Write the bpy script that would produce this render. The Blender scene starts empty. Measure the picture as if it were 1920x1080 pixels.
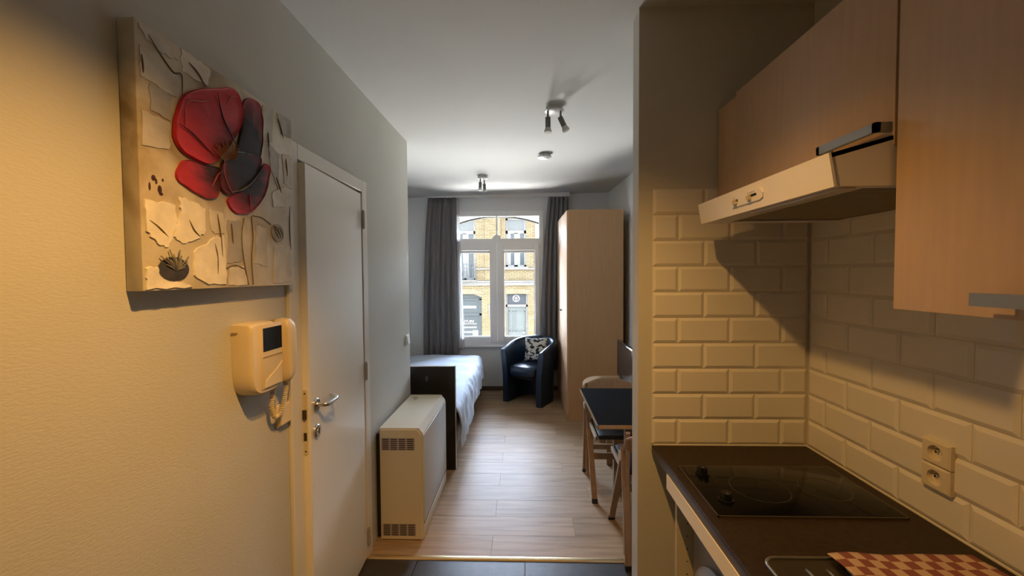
import bpy, bmesh, math, random
from mathutils import Vector, Matrix, noise
random.seed(7)
PI = math.pi
sc = bpy.context.scene
COL = sc.collection

# ------------------------------------------------------------------ camera, world, sun, exposure
cam_d = bpy.data.cameras.new('camera')
cam_d.sensor_width = 36.0
cam_d.lens = 778.74 / 1920 * 36.0
cam_d.clip_start = 0.02
cam = bpy.data.objects.new('camera', cam_d)
COL.objects.link(cam)
r_, u_, w_ = Vector((.99948, .03151, -.00668)), Vector((.00563, .0331, .99944)), Vector((-.03172, .99895, -.03291))
M = Matrix((r_, u_, -w_)).transposed().to_4x4()
M.translation = Vector((0, 0, 1.6036))
cam.matrix_world = M
sc.camera = cam

world = bpy.data.worlds.new('sky_world')
sc.world = world
world.use_nodes = True
wn = world.node_tree.nodes
sky = wn.new('ShaderNodeTexSky')
sky.sky_type = 'NISHITA'
sky.sun_disc = False
sky.sun_elevation = math.radians(58)
sky.sun_rotation = math.radians(200)
sky.air_density = 1.0
sky.dust_density = 2.0
hz = wn.new('ShaderNodeMix')                     # hazy bright sky: nishita blue veiled with thin white cloud
hz.data_type = 'RGBA'
hz.inputs['Factor'].default_value = .55
hz.inputs['B'].default_value = (2.2, 2.28, 2.4, 1)
world.node_tree.links.new(sky.outputs['Color'], hz.inputs['A'])
world.node_tree.links.new(hz.outputs['Result'], wn['Background'].inputs['Color'])
wn['Background'].inputs['Strength'].default_value = 22.0

sun_d = bpy.data.lights.new('sun', 'SUN')
sun_d.energy = 345.0
sun_d.angle = math.radians(0.6)
sun_d.color = (1.0, .95, .87)
sun = bpy.data.objects.new('sun', sun_d)
COL.objects.link(sun)
sun.rotation_euler = Vector((.5, .06, -.86)).to_track_quat('-Z', 'Y').to_euler()

sc.view_settings.view_transform = 'Standard'
sc.view_settings.look = 'None'
sc.view_settings.exposure = 0.0
sc.view_settings.gamma = 1.0
sc.view_settings.use_curve_mapping = False
cy = sc.cycles
cy.use_denoising = True
cy.denoiser = 'OPENIMAGEDENOISE'
cy.max_bounces = 14
cy.diffuse_bounces = 8
cy.glossy_bounces = 5
cy.transparent_max_bounces = 12
cy.sample_clamp_indirect = 6.0
cy.caustics_reflective = False
cy.caustics_refractive = False
cy.use_guiding = True


# ------------------------------------------------------------------ materials
MATS = {}
def nodes_of(m):
    return m.node_tree.nodes, m.node_tree.links
def mat(name, col, rough=.5, metal=0, var=.0, vscale=6, stretch=(1, 1, 1), bump=0, bscale=60, bstretch=(1, 1, 1),
        spec=.5, coat=0, col2=None, emit=0, trans=0, sheen=0, detail=4):
    if name in MATS: return MATS[name]
    m = bpy.data.materials.new(name); m.use_nodes = True
    n, l = nodes_of(m)
    b = n['Principled BSDF']
    b.inputs['Base Color'].default_value = (*col, 1)
    b.inputs['Roughness'].default_value = rough
    b.inputs['Metallic'].default_value = metal
    b.inputs['Specular IOR Level'].default_value = spec
    b.inputs['Coat Weight'].default_value = coat
    b.inputs['Sheen Weight'].default_value = sheen
    if trans: b.inputs['Transmission Weight'].default_value = trans
    tc = n.new('ShaderNodeTexCoord')
    if var or col2:
        mp = n.new('ShaderNodeMapping'); mp.inputs['Scale'].default_value = stretch
        l.new(tc.outputs['Object'], mp.inputs['Vector'])
        nz = n.new('ShaderNodeTexNoise'); nz.inputs['Scale'].default_value = vscale; nz.inputs['Detail'].default_value = detail
        l.new(mp.outputs['Vector'], nz.inputs['Vector'])
        rp = n.new('ShaderNodeValToRGB')
        c2 = col2 if col2 else tuple(min(1, c * (1 + var)) for c in col)
        c1 = col if col2 else tuple(c * (1 - var) for c in col)
        rp.color_ramp.elements[0].position = .3; rp.color_ramp.elements[0].color = (*c1, 1)
        rp.color_ramp.elements[1].position = .7; rp.color_ramp.elements[1].color = (*c2, 1)
        l.new(nz.outputs['Fac'], rp.inputs['Fac'])
        l.new(rp.outputs['Color'], b.inputs['Base Color'])
    if bump:
        mp2 = n.new('ShaderNodeMapping'); mp2.inputs['Scale'].default_value = bstretch
        l.new(tc.outputs['Object'], mp2.inputs['Vector'])
        nb = n.new('ShaderNodeTexNoise'); nb.inputs['Scale'].default_value = bscale; nb.inputs['Detail'].default_value = 3
        l.new(mp2.outputs['Vector'], nb.inputs['Vector'])
        bp = n.new('ShaderNodeBump'); bp.inputs['Strength'].default_value = bump; bp.inputs['Distance'].default_value = .004
        l.new(nb.outputs['Fac'], bp.inputs['Height'])
        l.new(bp.outputs['Normal'], b.inputs['Normal'])
    MATS[name] = m
    return m

def glass_mat(name, tint=(1, 1, 1), refl=.08, rough=0.0):
    """thin pane: transparent with a fresnel reflection"""
    m = bpy.data.materials.new(name); m.use_nodes = True
    n, l = nodes_of(m)
    n.remove(n['Principled BSDF'])
    t = n.new('ShaderNodeBsdfTransparent'); t.inputs['Color'].default_value = (*tint, 1)
    g = n.new('ShaderNodeBsdfGlossy'); g.inputs['Roughness'].default_value = rough
    f = n.new('ShaderNodeFresnel'); f.inputs['IOR'].default_value = 1.45
    mx = n.new('ShaderNodeMixShader')
    l.new(f.outputs['Fac'], mx.inputs['Fac']); l.new(t.outputs[0], mx.inputs[1]); l.new(g.outputs[0], mx.inputs[2])
    l.new(mx.outputs[0], n['Material Output'].inputs['Surface'])
    return m

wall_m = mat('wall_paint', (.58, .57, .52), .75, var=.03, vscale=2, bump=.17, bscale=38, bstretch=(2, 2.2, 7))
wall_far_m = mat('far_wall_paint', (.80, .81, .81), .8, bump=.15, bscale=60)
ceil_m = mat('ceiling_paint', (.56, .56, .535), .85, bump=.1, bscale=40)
white_paint = mat('white_gloss_paint', (.70, .69, .66), .35, bump=.05, bscale=30)
door_m = mat('door_paint', (.86, .83, .75), .33, spec=1.0, bump=.06, bscale=14, bstretch=(1, 1, .25))
casing_m = mat('casing_paint', (.78, .74, .66), .4)
pvc_m = mat('window_plastic', (.90, .89, .87), .35)
tile_m = mat('metro_tile_glaze', (.72, .70, .66), .22, var=.03, vscale=3, bump=.04, bscale=20)
grout_m = mat('grout', (.58, .55, .49), .85)
laminate_m = mat('beech_laminate', (.54, .385, .25), .42, var=.05, vscale=10, stretch=(6, 6, .5), detail=6)
wardrobe_m = mat('wardrobe_laminate', (.52, .305, .145), .5, var=.05, vscale=10, stretch=(6, 6, .5), detail=6)
wardrobe_front_m = mat('wardrobe_front_laminate', (.62, .39, .22), .45, var=.05, vscale=10, stretch=(6, 6, .5), detail=6)
beech_m = mat('beech_wood', (.30, .185, .10), .45, var=.16, vscale=12, stretch=(3, 3, .6), detail=6)
beech_light_m = mat('light_beech_edge', (.42, .28, .155), .45, var=.08, vscale=12)
darkwood_m = mat('dark_brown_wood', (.022, .015, .012), .35, var=.3, vscale=10, stretch=(1, 6, 12), detail=6)
worktop_m = mat('worktop_laminate', (.030, .019, .012), .45, var=.25, vscale=60, spec=.2)
worktop_edge_m = mat('worktop_edge', (.05, .045, .042), .4)
blackglass_m = mat('cooktop_glass', (.004, .004, .004), .12, spec=.12)
steel_m = mat('brushed_steel', (.55, .54, .51), .3, metal=1)
chrome_m = mat('satin_nickel', (.68, .66, .62), .22, metal=1)
greymetal_m = mat('grey_handle_metal', (.30, .32, .34), .42, metal=.7)
hood_m = mat('hood_enamel', (.78, .755, .72), .35)
hood_grey_m = mat('hood_underside', (.30, .28, .26), .5)
cream_m = mat('cream_plastic', (.74, .62, .40), .38)
cream_dark_m = mat('cream_plastic_groove', (.35, .26, .13), .6)
ivory_m = mat('ivory_enamel', (.70, .63, .47), .42)
ivory_panel_m = mat('pale_enamel_panel', (.66, .66, .66), .4)
socket_m = mat('socket_plastic', (.66, .60, .48), .4)
black_m = mat('black_plastic', (.012, .012, .012), .35)
screen_m = mat('dark_screen', (.006, .008, .012), .08)
rubber_m = mat('black_rubber', (.008, .008, .008), .7)
leather_m = mat('black_leather_sky_tint', (.010, .026, .056), .34, bump=.10, bscale=90, spec=.7)  # black leather; the blue sky reflection is put into the base colour
vinyl_m = mat('black_vinyl', (.012, .011, .011), .4)
bed_m = mat('white_bedding_sky_tint', (.56, .64, .76), .85, bump=.1, bscale=40)  # white cloth with the blue of the sky light mixed into its colour
curtain_m = mat('grey_curtain_cloth', (.15, .14, .138), .72, var=.15, vscale=20, stretch=(4, 4, .3), sheen=.3)
brass_m = mat('brass_strip', (.78, .62, .36), .3, metal=.9)
baseboard_m = mat('brown_baseboard', (.15, .105, .075), .5)
washer_m = mat('washer_grey', (.24, .24, .25), .4)
frosted_m = mat('bulb_glass', (.55, .55, .52), .2, spec=.6)
lampgrey_m = mat('grey_lamp_metal', (.16, .16, .145), .4, metal=.5)
lampwhite_m = mat('white_lamp_base', (.62, .61, .58), .4)
bulb_m = mat('lit_bulb', (1, .8, .5), .4)
bulb_m.node_tree.nodes['Principled BSDF'].inputs['Emission Color'].default_value = (1, .62, .28, 1)
bulb_m.node_tree.nodes['Principled BSDF'].inputs['Emission Strength'].default_value = 8
glass_m = glass_mat('window_glass', (.97, .98, .98))
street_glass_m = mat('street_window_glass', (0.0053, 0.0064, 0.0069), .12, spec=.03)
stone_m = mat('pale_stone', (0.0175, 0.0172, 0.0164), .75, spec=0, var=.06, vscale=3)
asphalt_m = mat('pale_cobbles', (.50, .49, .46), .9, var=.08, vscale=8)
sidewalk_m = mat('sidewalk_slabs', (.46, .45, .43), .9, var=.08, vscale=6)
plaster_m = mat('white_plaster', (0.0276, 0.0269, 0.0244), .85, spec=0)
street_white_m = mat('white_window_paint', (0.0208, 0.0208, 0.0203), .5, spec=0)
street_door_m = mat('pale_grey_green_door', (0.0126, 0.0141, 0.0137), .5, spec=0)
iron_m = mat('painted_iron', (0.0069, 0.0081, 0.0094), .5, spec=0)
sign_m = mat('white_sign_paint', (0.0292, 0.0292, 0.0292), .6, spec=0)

def plank_mat():
    m = bpy.data.materials.new('oak_plank'); m.use_nodes = True
    n, l = nodes_of(m); b = n['Principled BSDF']
    tc = n.new('ShaderNodeTexCoord'); oi = n.new('ShaderNodeObjectInfo')
    off = n.new('ShaderNodeVectorMath'); off.operation = 'MULTIPLY_ADD'
    l.new(oi.outputs['Random'], off.inputs[0]); off.inputs[1].default_value = (7, 13, 3)
    l.new(tc.outputs['Object'], off.inputs[2])
    mp = n.new('ShaderNodeMapping'); mp.inputs['Scale'].default_value = (1.6, 22, 1)
    l.new(off.outputs[0], mp.inputs['Vector'])
    nz = n.new('ShaderNodeTexNoise'); nz.inputs['Scale'].default_value = 1.6; nz.inputs['Detail'].default_value = 8; nz.inputs['Distortion'].default_value = .6
    l.new(mp.outputs['Vector'], nz.inputs['Vector'])
    rp = n.new('ShaderNodeValToRGB')
    e = rp.color_ramp.elements
    e[0].position = .28; e[0].color = (.25, .160, .090, 1)
    e[1].position = .72; e[1].color = (.44, .305, .185, 1)
    e2 = e.new(.5); e2.color = (.36, .245, .142, 1)
    l.new(nz.outputs['Fac'], rp.inputs['Fac'])
    hs = n.new('ShaderNodeHueSaturation')
    mr = n.new('ShaderNodeMapRange'); mr.inputs['To Min'].default_value = .88; mr.inputs['To Max'].default_value = 1.1
    l.new(oi.outputs['Random'], mr.inputs['Value']); l.new(mr.outputs[0], hs.inputs['Value'])
    l.new(rp.outputs['Color'], hs.inputs['Color']); l.new(hs.outputs['Color'], b.inputs['Base Color'])
    b.inputs['Roughness'].default_value = .46; b.inputs['Specular IOR Level'].default_value = .2
    bp = n.new('ShaderNodeBump'); bp.inputs['Strength'].default_value = .12; bp.inputs['Distance'].default_value = .002
    l.new(nz.outputs['Fac'], bp.inputs['Height']); l.new(bp.outputs['Normal'], b.inputs['Normal'])
    return m
plank_m = plank_mat()
floor_tile_m = mat('dark_floor_tile', (.040, .037, .035), .42, var=.2, vscale=25, bump=.08, bscale=60)

def brick_mat(name, c1, c2, mortar, sx=.22, sz=.065):
    m = bpy.data.materials.new(name); m.use_nodes = True
    n, l = nodes_of(m); b = n['Principled BSDF']; b.inputs['Roughness'].default_value = .85; b.inputs['Specular IOR Level'].default_value = 0
    tc = n.new('ShaderNodeTexCoord'); sp = n.new('ShaderNodeSeparateXYZ'); cb = n.new('ShaderNodeCombineXYZ')
    l.new(tc.outputs['Object'], sp.inputs[0]); l.new(sp.outputs['X'], cb.inputs['X']); l.new(sp.outputs['Z'], cb.inputs['Y'])
    br = n.new('ShaderNodeTexBrick')
    l.new(cb.outputs[0], br.inputs['Vector'])
    br.inputs['Scale'].default_value = 1; br.inputs['Brick Width'].default_value = sx; br.inputs['Row Height'].default_value = sz
    br.inputs['Mortar Size'].default_value = .008; br.inputs['Color1'].default_value = (*c1, 1)
    br.inputs['Color2'].default_value = (*c2, 1); br.inputs['Mortar'].default_value = (*mortar, 1)
    l.new(br.outputs['Color'], b.inputs['Base Color'])
    bp = n.new('ShaderNodeBump'); bp.inputs['Strength'].default_value = .3; bp.invert = True
    l.new(br.outputs['Fac'], bp.inputs['Height']); l.new(bp.outputs['Normal'], b.inputs['Normal'])
    return m
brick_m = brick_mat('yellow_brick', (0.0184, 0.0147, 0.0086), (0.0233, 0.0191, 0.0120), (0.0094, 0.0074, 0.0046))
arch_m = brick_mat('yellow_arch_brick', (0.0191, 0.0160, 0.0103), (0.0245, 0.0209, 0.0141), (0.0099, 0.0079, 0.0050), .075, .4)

def sheer_mat():
    m = bpy.data.materials.new('sheer_voile'); m.use_nodes = True
    n, l = nodes_of(m); n.remove(n['Principled BSDF'])
    t = n.new('ShaderNodeBsdfTransparent'); d = n.new('ShaderNodeBsdfDiffuse'); tr = n.new('ShaderNodeBsdfTranslucent')
    d.inputs['Color'].default_value = (.85, .85, .85, 1); tr.inputs['Color'].default_value = (.9, .9, .9, 1)
    a = n.new('ShaderNodeMixShader'); a.inputs[0].default_value = .55
    l.new(d.outputs[0], a.inputs[1]); l.new(tr.outputs[0], a.inputs[2])
    mx = n.new('ShaderNodeMixShader'); mx.inputs[0].default_value = .62
    l.new(t.outputs[0], mx.inputs[1]); l.new(a.outputs[0], mx.inputs[2])
    l.new(mx.outputs[0], n['Material Output'].inputs['Surface'])
    return m
sheer_m = sheer_mat()

def pillow_mat():
    m = bpy.data.materials.new('black_white_print'); m.use_nodes = True
    n, l = nodes_of(m); b = n['Principled BSDF']; b.inputs['Roughness'].default_value = .85
    tc = n.new('ShaderNodeTexCoord')
    mp = n.new('ShaderNodeMapping'); mp.inputs['Scale'].default_value = (9, 9, 14); mp.inputs['Rotation'].default_value = (0, .7, 0)
    l.new(tc.outputs['Object'], mp.inputs['Vector'])
    nz = n.new('ShaderNodeTexNoise'); nz.inputs['Scale'].default_value = 1.6; nz.inputs['Detail'].default_value = 2; nz.inputs['Distortion'].default_value = 1.6
    l.new(mp.outputs['Vector'], nz.inputs['Vector'])
    rp = n.new('ShaderNodeValToRGB'); rp.color_ramp.interpolation = 'CONSTANT'
    e = rp.color_ramp.elements
    e[0].position = 0; e[0].color = (.012, .012, .012, 1); e[1].position = .45; e[1].color = (.13, .125, .12, 1)
    x = e.new(.485); x.color = (.75, .74, .70, 1)
    l.new(nz.outputs['Fac'], rp.inputs['Fac']); l.new(rp.outputs['Color'], b.inputs['Base Color'])
    return m
pillow_m = pillow_mat()

def towel_mat():
    m = bpy.data.materials.new('checked_towel_cloth'); m.use_nodes = True
    n, l = nodes_of(m); b = n['Principled BSDF']; b.inputs['Roughness'].default_value = .9
    tc = n.new('ShaderNodeTexCoord'); ck = n.new('ShaderNodeTexChecker')
    l.new(tc.outputs['UV'], ck.inputs['Vector']); ck.inputs['Scale'].default_value = 1
    ck.inputs['Color1'].default_value = (.22, .075, .07, 1); ck.inputs['Color2'].default_value = (.50, .36, .27, 1)
    l.new(ck.outputs['Color'], b.inputs['Base Color'])
    return m
towel_m = towel_mat()

def canvas_mat():
    m = bpy.data.materials.new('painted_canvas_ground'); m.use_nodes = True
    n, l = nodes_of(m); b = n['Principled BSDF']; b.inputs['Roughness'].default_value = .55
    tc = n.new('ShaderNodeTexCoord')
    nz = n.new('ShaderNodeTexNoise'); nz.inputs['Scale'].default_value = 5; nz.inputs['Detail'].default_value = 6; nz.inputs['Distortion'].default_value = .8
    l.new(tc.outputs['Object'], nz.inputs['Vector'])
    rp = n.new('ShaderNodeValToRGB'); e = rp.color_ramp.elements
    e[0].position = .3; e[0].color = (.33, .24, .13, 1); e[1].position = .75; e[1].color = (.80, .75, .63, 1)
    x = e.new(.48); x.color = (.62, .55, .42, 1)
    l.new(nz.outputs['Fac'], rp.inputs['Fac']); l.new(rp.outputs['Color'], b.inputs['Base Color'])
    nb = n.new('ShaderNodeTexNoise'); nb.inputs['Scale'].default_value = 22; nb.inputs['Detail'].default_value = 5
    l.new(tc.outputs['Object'], nb.inputs['Vector'])
    bp = n.new('ShaderNodeBump'); bp.inputs['Strength'].default_value = .5; bp.inputs['Distance'].default_value = .004
    l.new(nb.outputs['Fac'], bp.inputs['Height']); l.new(bp.outputs['Normal'], b.inputs['Normal'])
    return m
canvas_m = canvas_mat()

def petal_mat(name, cy_, cz_, r0, r1, dark, red):
    """paint that runs from a dark heart (cy_,cz_) to a red rim"""
    m = bpy.data.materials.new(name); m.use_nodes = True
    n, l = nodes_of(m); b = n['Principled BSDF']; b.inputs['Roughness'].default_value = .5; b.inputs['Specular IOR Level'].default_value = .3
    tc = n.new('ShaderNodeTexCoord'); ds = n.new('ShaderNodeVectorMath'); ds.operation = 'DISTANCE'
    l.new(tc.outputs['Object'], ds.inputs[0]); ds.inputs[1].default_value = (-.866, cy_, cz_)
    nz = n.new('ShaderNodeTexNoise'); nz.inputs['Scale'].default_value = 30; nz.inputs['Detail'].default_value = 4
    mpn = n.new('ShaderNodeMapping'); mpn.inputs['Rotation'].default_value = (.6, 0, 0); mpn.inputs['Scale'].default_value = (1, .35, 1.4)
    l.new(tc.outputs['Object'], mpn.inputs['Vector']); l.new(mpn.outputs['Vector'], nz.inputs['Vector'])
    ad = n.new('ShaderNodeMath'); ad.operation = 'MULTIPLY_ADD'; ad.inputs[1].default_value = .10
    l.new(nz.outputs['Fac'], ad.inputs[0]); l.new(ds.outputs['Value'], ad.inputs[2])
    mr = n.new('ShaderNodeMapRange'); mr.inputs['From Min'].default_value = r0 + .05; mr.inputs['From Max'].default_value = r1 + .05
    l.new(ad.outputs[0], mr.inputs['Value'])
    mx = n.new('ShaderNodeMix'); mx.data_type = 'RGBA'
    mx.inputs['A'].default_value = (*dark, 1); mx.inputs['B'].default_value = (*red, 1)
    l.new(mr.outputs[0], mx.inputs['Factor']); l.new(mx.outputs['Result'], b.inputs['Base Color'])
    bp = n.new('ShaderNodeBump'); bp.inputs['Strength'].default_value = .5; bp.inputs['Distance'].default_value = .003
    l.new(nz.outputs['Fac'], bp.inputs['Height']); l.new(bp.outputs['Normal'], b.inputs['Normal'])
    return m

def filter_mat():
    m = bpy.data.materials.new('hood_filter_mesh'); m.use_nodes = True
    b = m.node_tree.nodes['Principled BSDF']
    b.inputs['Base Color'].default_value = (.10, .085, .06, 1); b.inputs['Roughness'].default_value = .55; b.inputs['Metallic'].default_value = .4
    return m

# ------------------------------------------------------------------ geometry helpers
def B(): return bmesh.new()
def bx(bm, x0, x1, y0, y1, z0, z1, mtx=None):
    c = [(x, y, z) for x in (x0, x1) for y in (y0, y1) for z in (z0, z1)]
    v = [bm.verts.new(mtx @ Vector(p) if mtx else p) for p in c]
    for f in ((0, 1, 3, 2), (4, 6, 7, 5), (0, 4, 5, 1), (2, 3, 7, 6), (0, 2, 6, 4), (1, 5, 7, 3)):
        bm.faces.new([v[i] for i in f])
    return v
def rbox(x0, x1, y0, y1, z0, z1, r=.004, seg=2):
    bm = B(); bx(bm, x0, x1, y0, y1, z0, z1)
    bmesh.ops.bevel(bm, geom=list(bm.edges), offset=r, segments=seg, affect='EDGES', profile=.5)
    return bm
def basis(d):
    d = d.normalized(); a = Vector((0, 0, 1)) if abs(d.z) < .9 else Vector((1, 0, 0))
    u = d.cross(a).normalized(); return u, d.cross(u).normalized()
def cyl(bm, p0, p1, r0, r1=None, n=16, caps=True):
    p0, p1 = Vector(p0), Vector(p1); r1 = r0 if r1 is None else r1
    u, v = basis(p1 - p0)
    a = [bm.verts.new(p0 + (u * math.cos(t) + v * math.sin(t)) * r0) for t in [2 * PI * i / n for i in range(n)]]
    b = [bm.verts.new(p1 + (u * math.cos(t) + v * math.sin(t)) * r1) for t in [2 * PI * i / n for i in range(n)]]
    for i in range(n): bm.faces.new((a[i], a[(i + 1) % n], b[(i + 1) % n], b[i]))
    if caps: bm.faces.new(a[::-1]); bm.faces.new(b)
def tube(bm, pts, r, n=8, closed=False):
    pts = [Vector(p) for p in pts]; rings = []
    N = len(pts); u = None
    for i, p in enumerate(pts):
        d = (pts[(i + 1) % N if closed else min(i + 1, N - 1)] - pts[(i - 1) % N if closed else max(i - 1, 0)])
        d = d.normalized()
        if u is None: u, v = basis(d)
        u = (u - d * u.dot(d)).normalized(); v = d.cross(u)
        rr = r(i / (N - 1)) if callable(r) else r
        rings.append([bm.verts.new(p + (u * math.cos(2 * PI * k / n) + v * math.sin(2 * PI * k / n)) * rr) for k in range(n)])
    for i in range(N if closed else N - 1):
        a, b = rings[i], rings[(i + 1) % N]
        for k in range(n): bm.faces.new((a[k], a[(k + 1) % n], b[(k + 1) % n], b[k]))
    if not closed: bm.faces.new(rings[0][::-1]); bm.faces.new(rings[-1])
def prism(bm, poly, axis, a0, a1):
    """poly of 2-d points extruded along axis 'x','y','z' from a0 to a1"""
    def P(p, a):
        return {'x': (a, p[0], p[1]), 'y': (p[0], a, p[1]), 'z': (p[0], p[1], a)}[axis]
    A = [bm.verts.new(P(p, a0)) for p in poly]; Bv = [bm.verts.new(P(p, a1)) for p in poly]
    n = len(poly)
    for i in range(n): bm.faces.new((A[i], A[(i + 1) % n], Bv[(i + 1) % n], Bv[i]))
    bm.faces.new(A[::-1]); bm.faces.new(Bv)
def lathe(bm, c, prof, axis='z', n=28, caps=True):
    """prof: list of (radius, height) along axis from centre c"""
    rings = []
    for r, h in prof:
        ring = []
        for i in range(n):
            t = 2 * PI * i / n; a, b = r * math.cos(t), r * math.sin(t)
            o = {'z': (a, b, h), 'x': (h, a, b), 'y': (a, h, b)}[axis]
            ring.append(bm.verts.new(Vector(c) + Vector(o)))
        rings.append(ring)
    for A, C in zip(rings, rings[1:]):
        for i in range(n): bm.faces.new((A[i], A[(i + 1) % n], C[(i + 1) % n], C[i]))
    if caps: bm.faces.new(rings[0][::-1]); bm.faces.new(rings[-1])
def grid(fn, nu, nv, closed_u=False):
    bm = B()
    vs = [[bm.verts.new(fn(i / nu, j / nv)) for j in range(nv + 1)] for i in range(nu + (0 if closed_u else 1))]
    N = nu
    for i in range(N):
        for j in range(nv):
            i2 = (i + 1) % nu if closed_u else i + 1
            bm.faces.new((vs[i][j], vs[i2][j], vs[i2][j + 1], vs[i][j + 1]))
    return bm

def link(o, parent=None):
    COL.objects.link(o)
    if parent is not None:
        o.parent = parent
        o.matrix_parent_inverse = WM[parent.name].inverted()
    WM[o.name] = Matrix.Identity(4) if o.type == 'MESH' else Matrix.Translation(o.location)
    return o
WM = {}
def obj(name, bm, m, parent=None, smooth=False, **props):
    """bmesh (world coordinates) -> one mesh object"""
    bmesh.ops.recalc_face_normals(bm, faces=list(bm.faces))
    me = bpy.data.meshes.new(name); bm.to_mesh(me); bm.free()
    me.materials.append(m)
    if smooth:
        me.shade_smooth()
        if smooth is not True: me.set_sharp_from_angle(angle=math.radians(smooth))
    o = bpy.data.objects.new(name, me)
    for k, v in props.items(): o[k] = v
    return link(o, parent)
def box(name, m, dims, parent=None, r=0, seg=2, **props):
    if r: return obj(name, rbox(*dims, r=r, seg=seg), m, parent, smooth=35, **props)
    bm = B(); bx(bm, *dims); return obj(name, bm, m, parent, **props)
def thing(name, loc, label, cat, group=None):
    o = bpy.data.objects.new(name, None); o.location = loc; o.empty_display_size = .1
    o['label'] = label; o['category'] = cat
    if group: o['group'] = group
    return link(o)
def struct(name, loc=(0, 0, 0)):
    o = bpy.data.objects.new(name, None); o.location = loc; o['kind'] = 'structure'; return link(o)
def tag(o, label, cat, group=None):
    o['label'] = label; o['category'] = cat
    if group: o['group'] = group
    return o
def dup(root, loc, rotz=0, label=None):
    r = root.copy(); COL.objects.link(r); r.location = loc; r.rotation_euler = (0, 0, rotz)
    if label: r['label'] = label
    def rec(o, p):
        for ch in list(o.children):
            c = ch.copy(); COL.objects.link(c); c.parent = p; c.matrix_parent_inverse = ch.matrix_parent_inverse.copy(); rec(ch, c)
    rec(root, r); return r
ST = dict(kind='structure')

# ------------------------------------------------------------------ room shell
XL, XR, YP, YF = -.913, 1.118, 1.667, 5.715      # left wall, kitchen wall, partition front, far wall
# floor slab with laid pieces
fl = box('floor', mat('floor_screed', (.07, .055, .045), .9), (-1.75, 1.3, -1.3, 6.0, -.12, -.008), **ST)
def piece(name, m, x0, x1, y0, y1, z0, z1, parent, g=.0004, r=.0006):
    bm = B(); bx(bm, x0 + g, x1 - g, y0 + g, y1 - g, z0, z1)
    top = [e for e in bm.edges if all(v.co.z == z1 for v in e.verts)]
    bmesh.ops.bevel(bm, geom=top, offset=r, segments=1, affect='EDGES')
    return obj(name, bm, m, parent)
xa, xb = -1.6, 1.137
ys = [2.30 + .1985 * k for k in range(0, 18)]
for k in range(17):
    y0, y1 = ys[k], min(ys[k + 1], 5.712)
    if y0 >= 5.70: break
    j = -.205 if k % 2 == 0 else (-.95 if k % 4 == 1 else .45)
    xs_ = sorted({xa if y0 > 3.2 else XL} | {x for x in (j - 1.25, j, j + 1.25) if (xa if y0 > 3.2 else XL) + .05 < x < xb - .05} | {xb})
    for a, b in zip(xs_, xs_[1:]):
        piece('plank', plank_m, a, b, y0, y1, -.008, 0.0, fl)
tx = [XL, -.613, -.010, .593, 1.115]
ty = [-1.15, -.49, .10, .69, 1.28, 1.88, 2.273]
for a, b in zip(tx, tx[1:]):
    for c, d in zip(ty, ty[1:]):
        piece('floor_tile', floor_tile_m, a, b, c, d, -.008, -.001, fl, g=.002)
bm = B(); prism(bm, [(2.272, -.001), (2.277, .006), (2.288, .008), (2.299, .006), (2.304, .0)], 'x', XL + .001, 1.13)
obj('trim_1', bm, brass_m, **ST)

# ceiling: nearly flat, a touch higher at the window end as in the photograph
bm = B()
rows = [(-1.3, 2.632, 2.632), (3.0, 2.636, 2.640), (4.6, 2.648, 2.672), (5.75, 2.662, 2.708), (6.05, 2.662, 2.708)]
lo = [(bm.verts.new((-1.75, y, a)), bm.verts.new((1.32, y, b))) for y, a, b in rows]
hi = [(bm.verts.new((-1.75, y, 2.95)), bm.verts.new((1.32, y, 2.95))) for y, a, b in rows]
for i in range(len(rows) - 1):
    bm.faces.new((lo[i][0], lo[i][1], lo[i + 1][1], lo[i + 1][0])); bm.faces.new((hi[i][0], hi[i + 1][0], hi[i + 1][1], hi[i][1]))
    bm.faces.new((lo[i][0], lo[i + 1][0], hi[i + 1][0], hi[i][0])); bm.faces.new((lo[i][1], hi[i][1], hi[i + 1][1], lo[i + 1][1]))
bm.faces.new((lo[0][0], hi[0][0], hi[0][1], lo[0][1])); bm.faces.new((lo[-1][0], lo[-1][1], hi[-1][1], hi[-1][0]))
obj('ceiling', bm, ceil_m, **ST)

# left wall of the hall with the door opening, then the recess behind it
bm = B()
DY0, DY1, DZ = 1.633, 2.283, 2.066
ztop = 2.75
bx(bm, XL - .10, XL, -1.3, DY0 - .02, -.1, ztop)
bx(bm, XL - .10, XL, DY1 + .02, 3.237, -.1, ztop)
bx(bm, XL - .10, XL, DY0 - .02, DY1 + .02, DZ + .02, ztop)
bx(bm, XL - .18, XL - .10, -1.3, 3.237, -.1, ztop)
bx(bm, -1.75, XL - .18, 3.137, 3.237, -.1, ztop)
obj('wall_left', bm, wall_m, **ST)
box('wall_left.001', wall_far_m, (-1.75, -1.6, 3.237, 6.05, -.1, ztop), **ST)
# right wall (kitchen), then the wall of the room behind the partition
bm = B()
bx(bm, XR, 1.3, -1.3, 1.72, -.1, ztop)
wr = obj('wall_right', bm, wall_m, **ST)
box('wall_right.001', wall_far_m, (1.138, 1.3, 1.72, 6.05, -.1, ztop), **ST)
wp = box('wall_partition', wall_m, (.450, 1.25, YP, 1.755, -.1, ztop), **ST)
box('wall_front', wall_m, (-1.1, 1.3, -1.35, -1.2, -.1, ztop), **ST)
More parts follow.
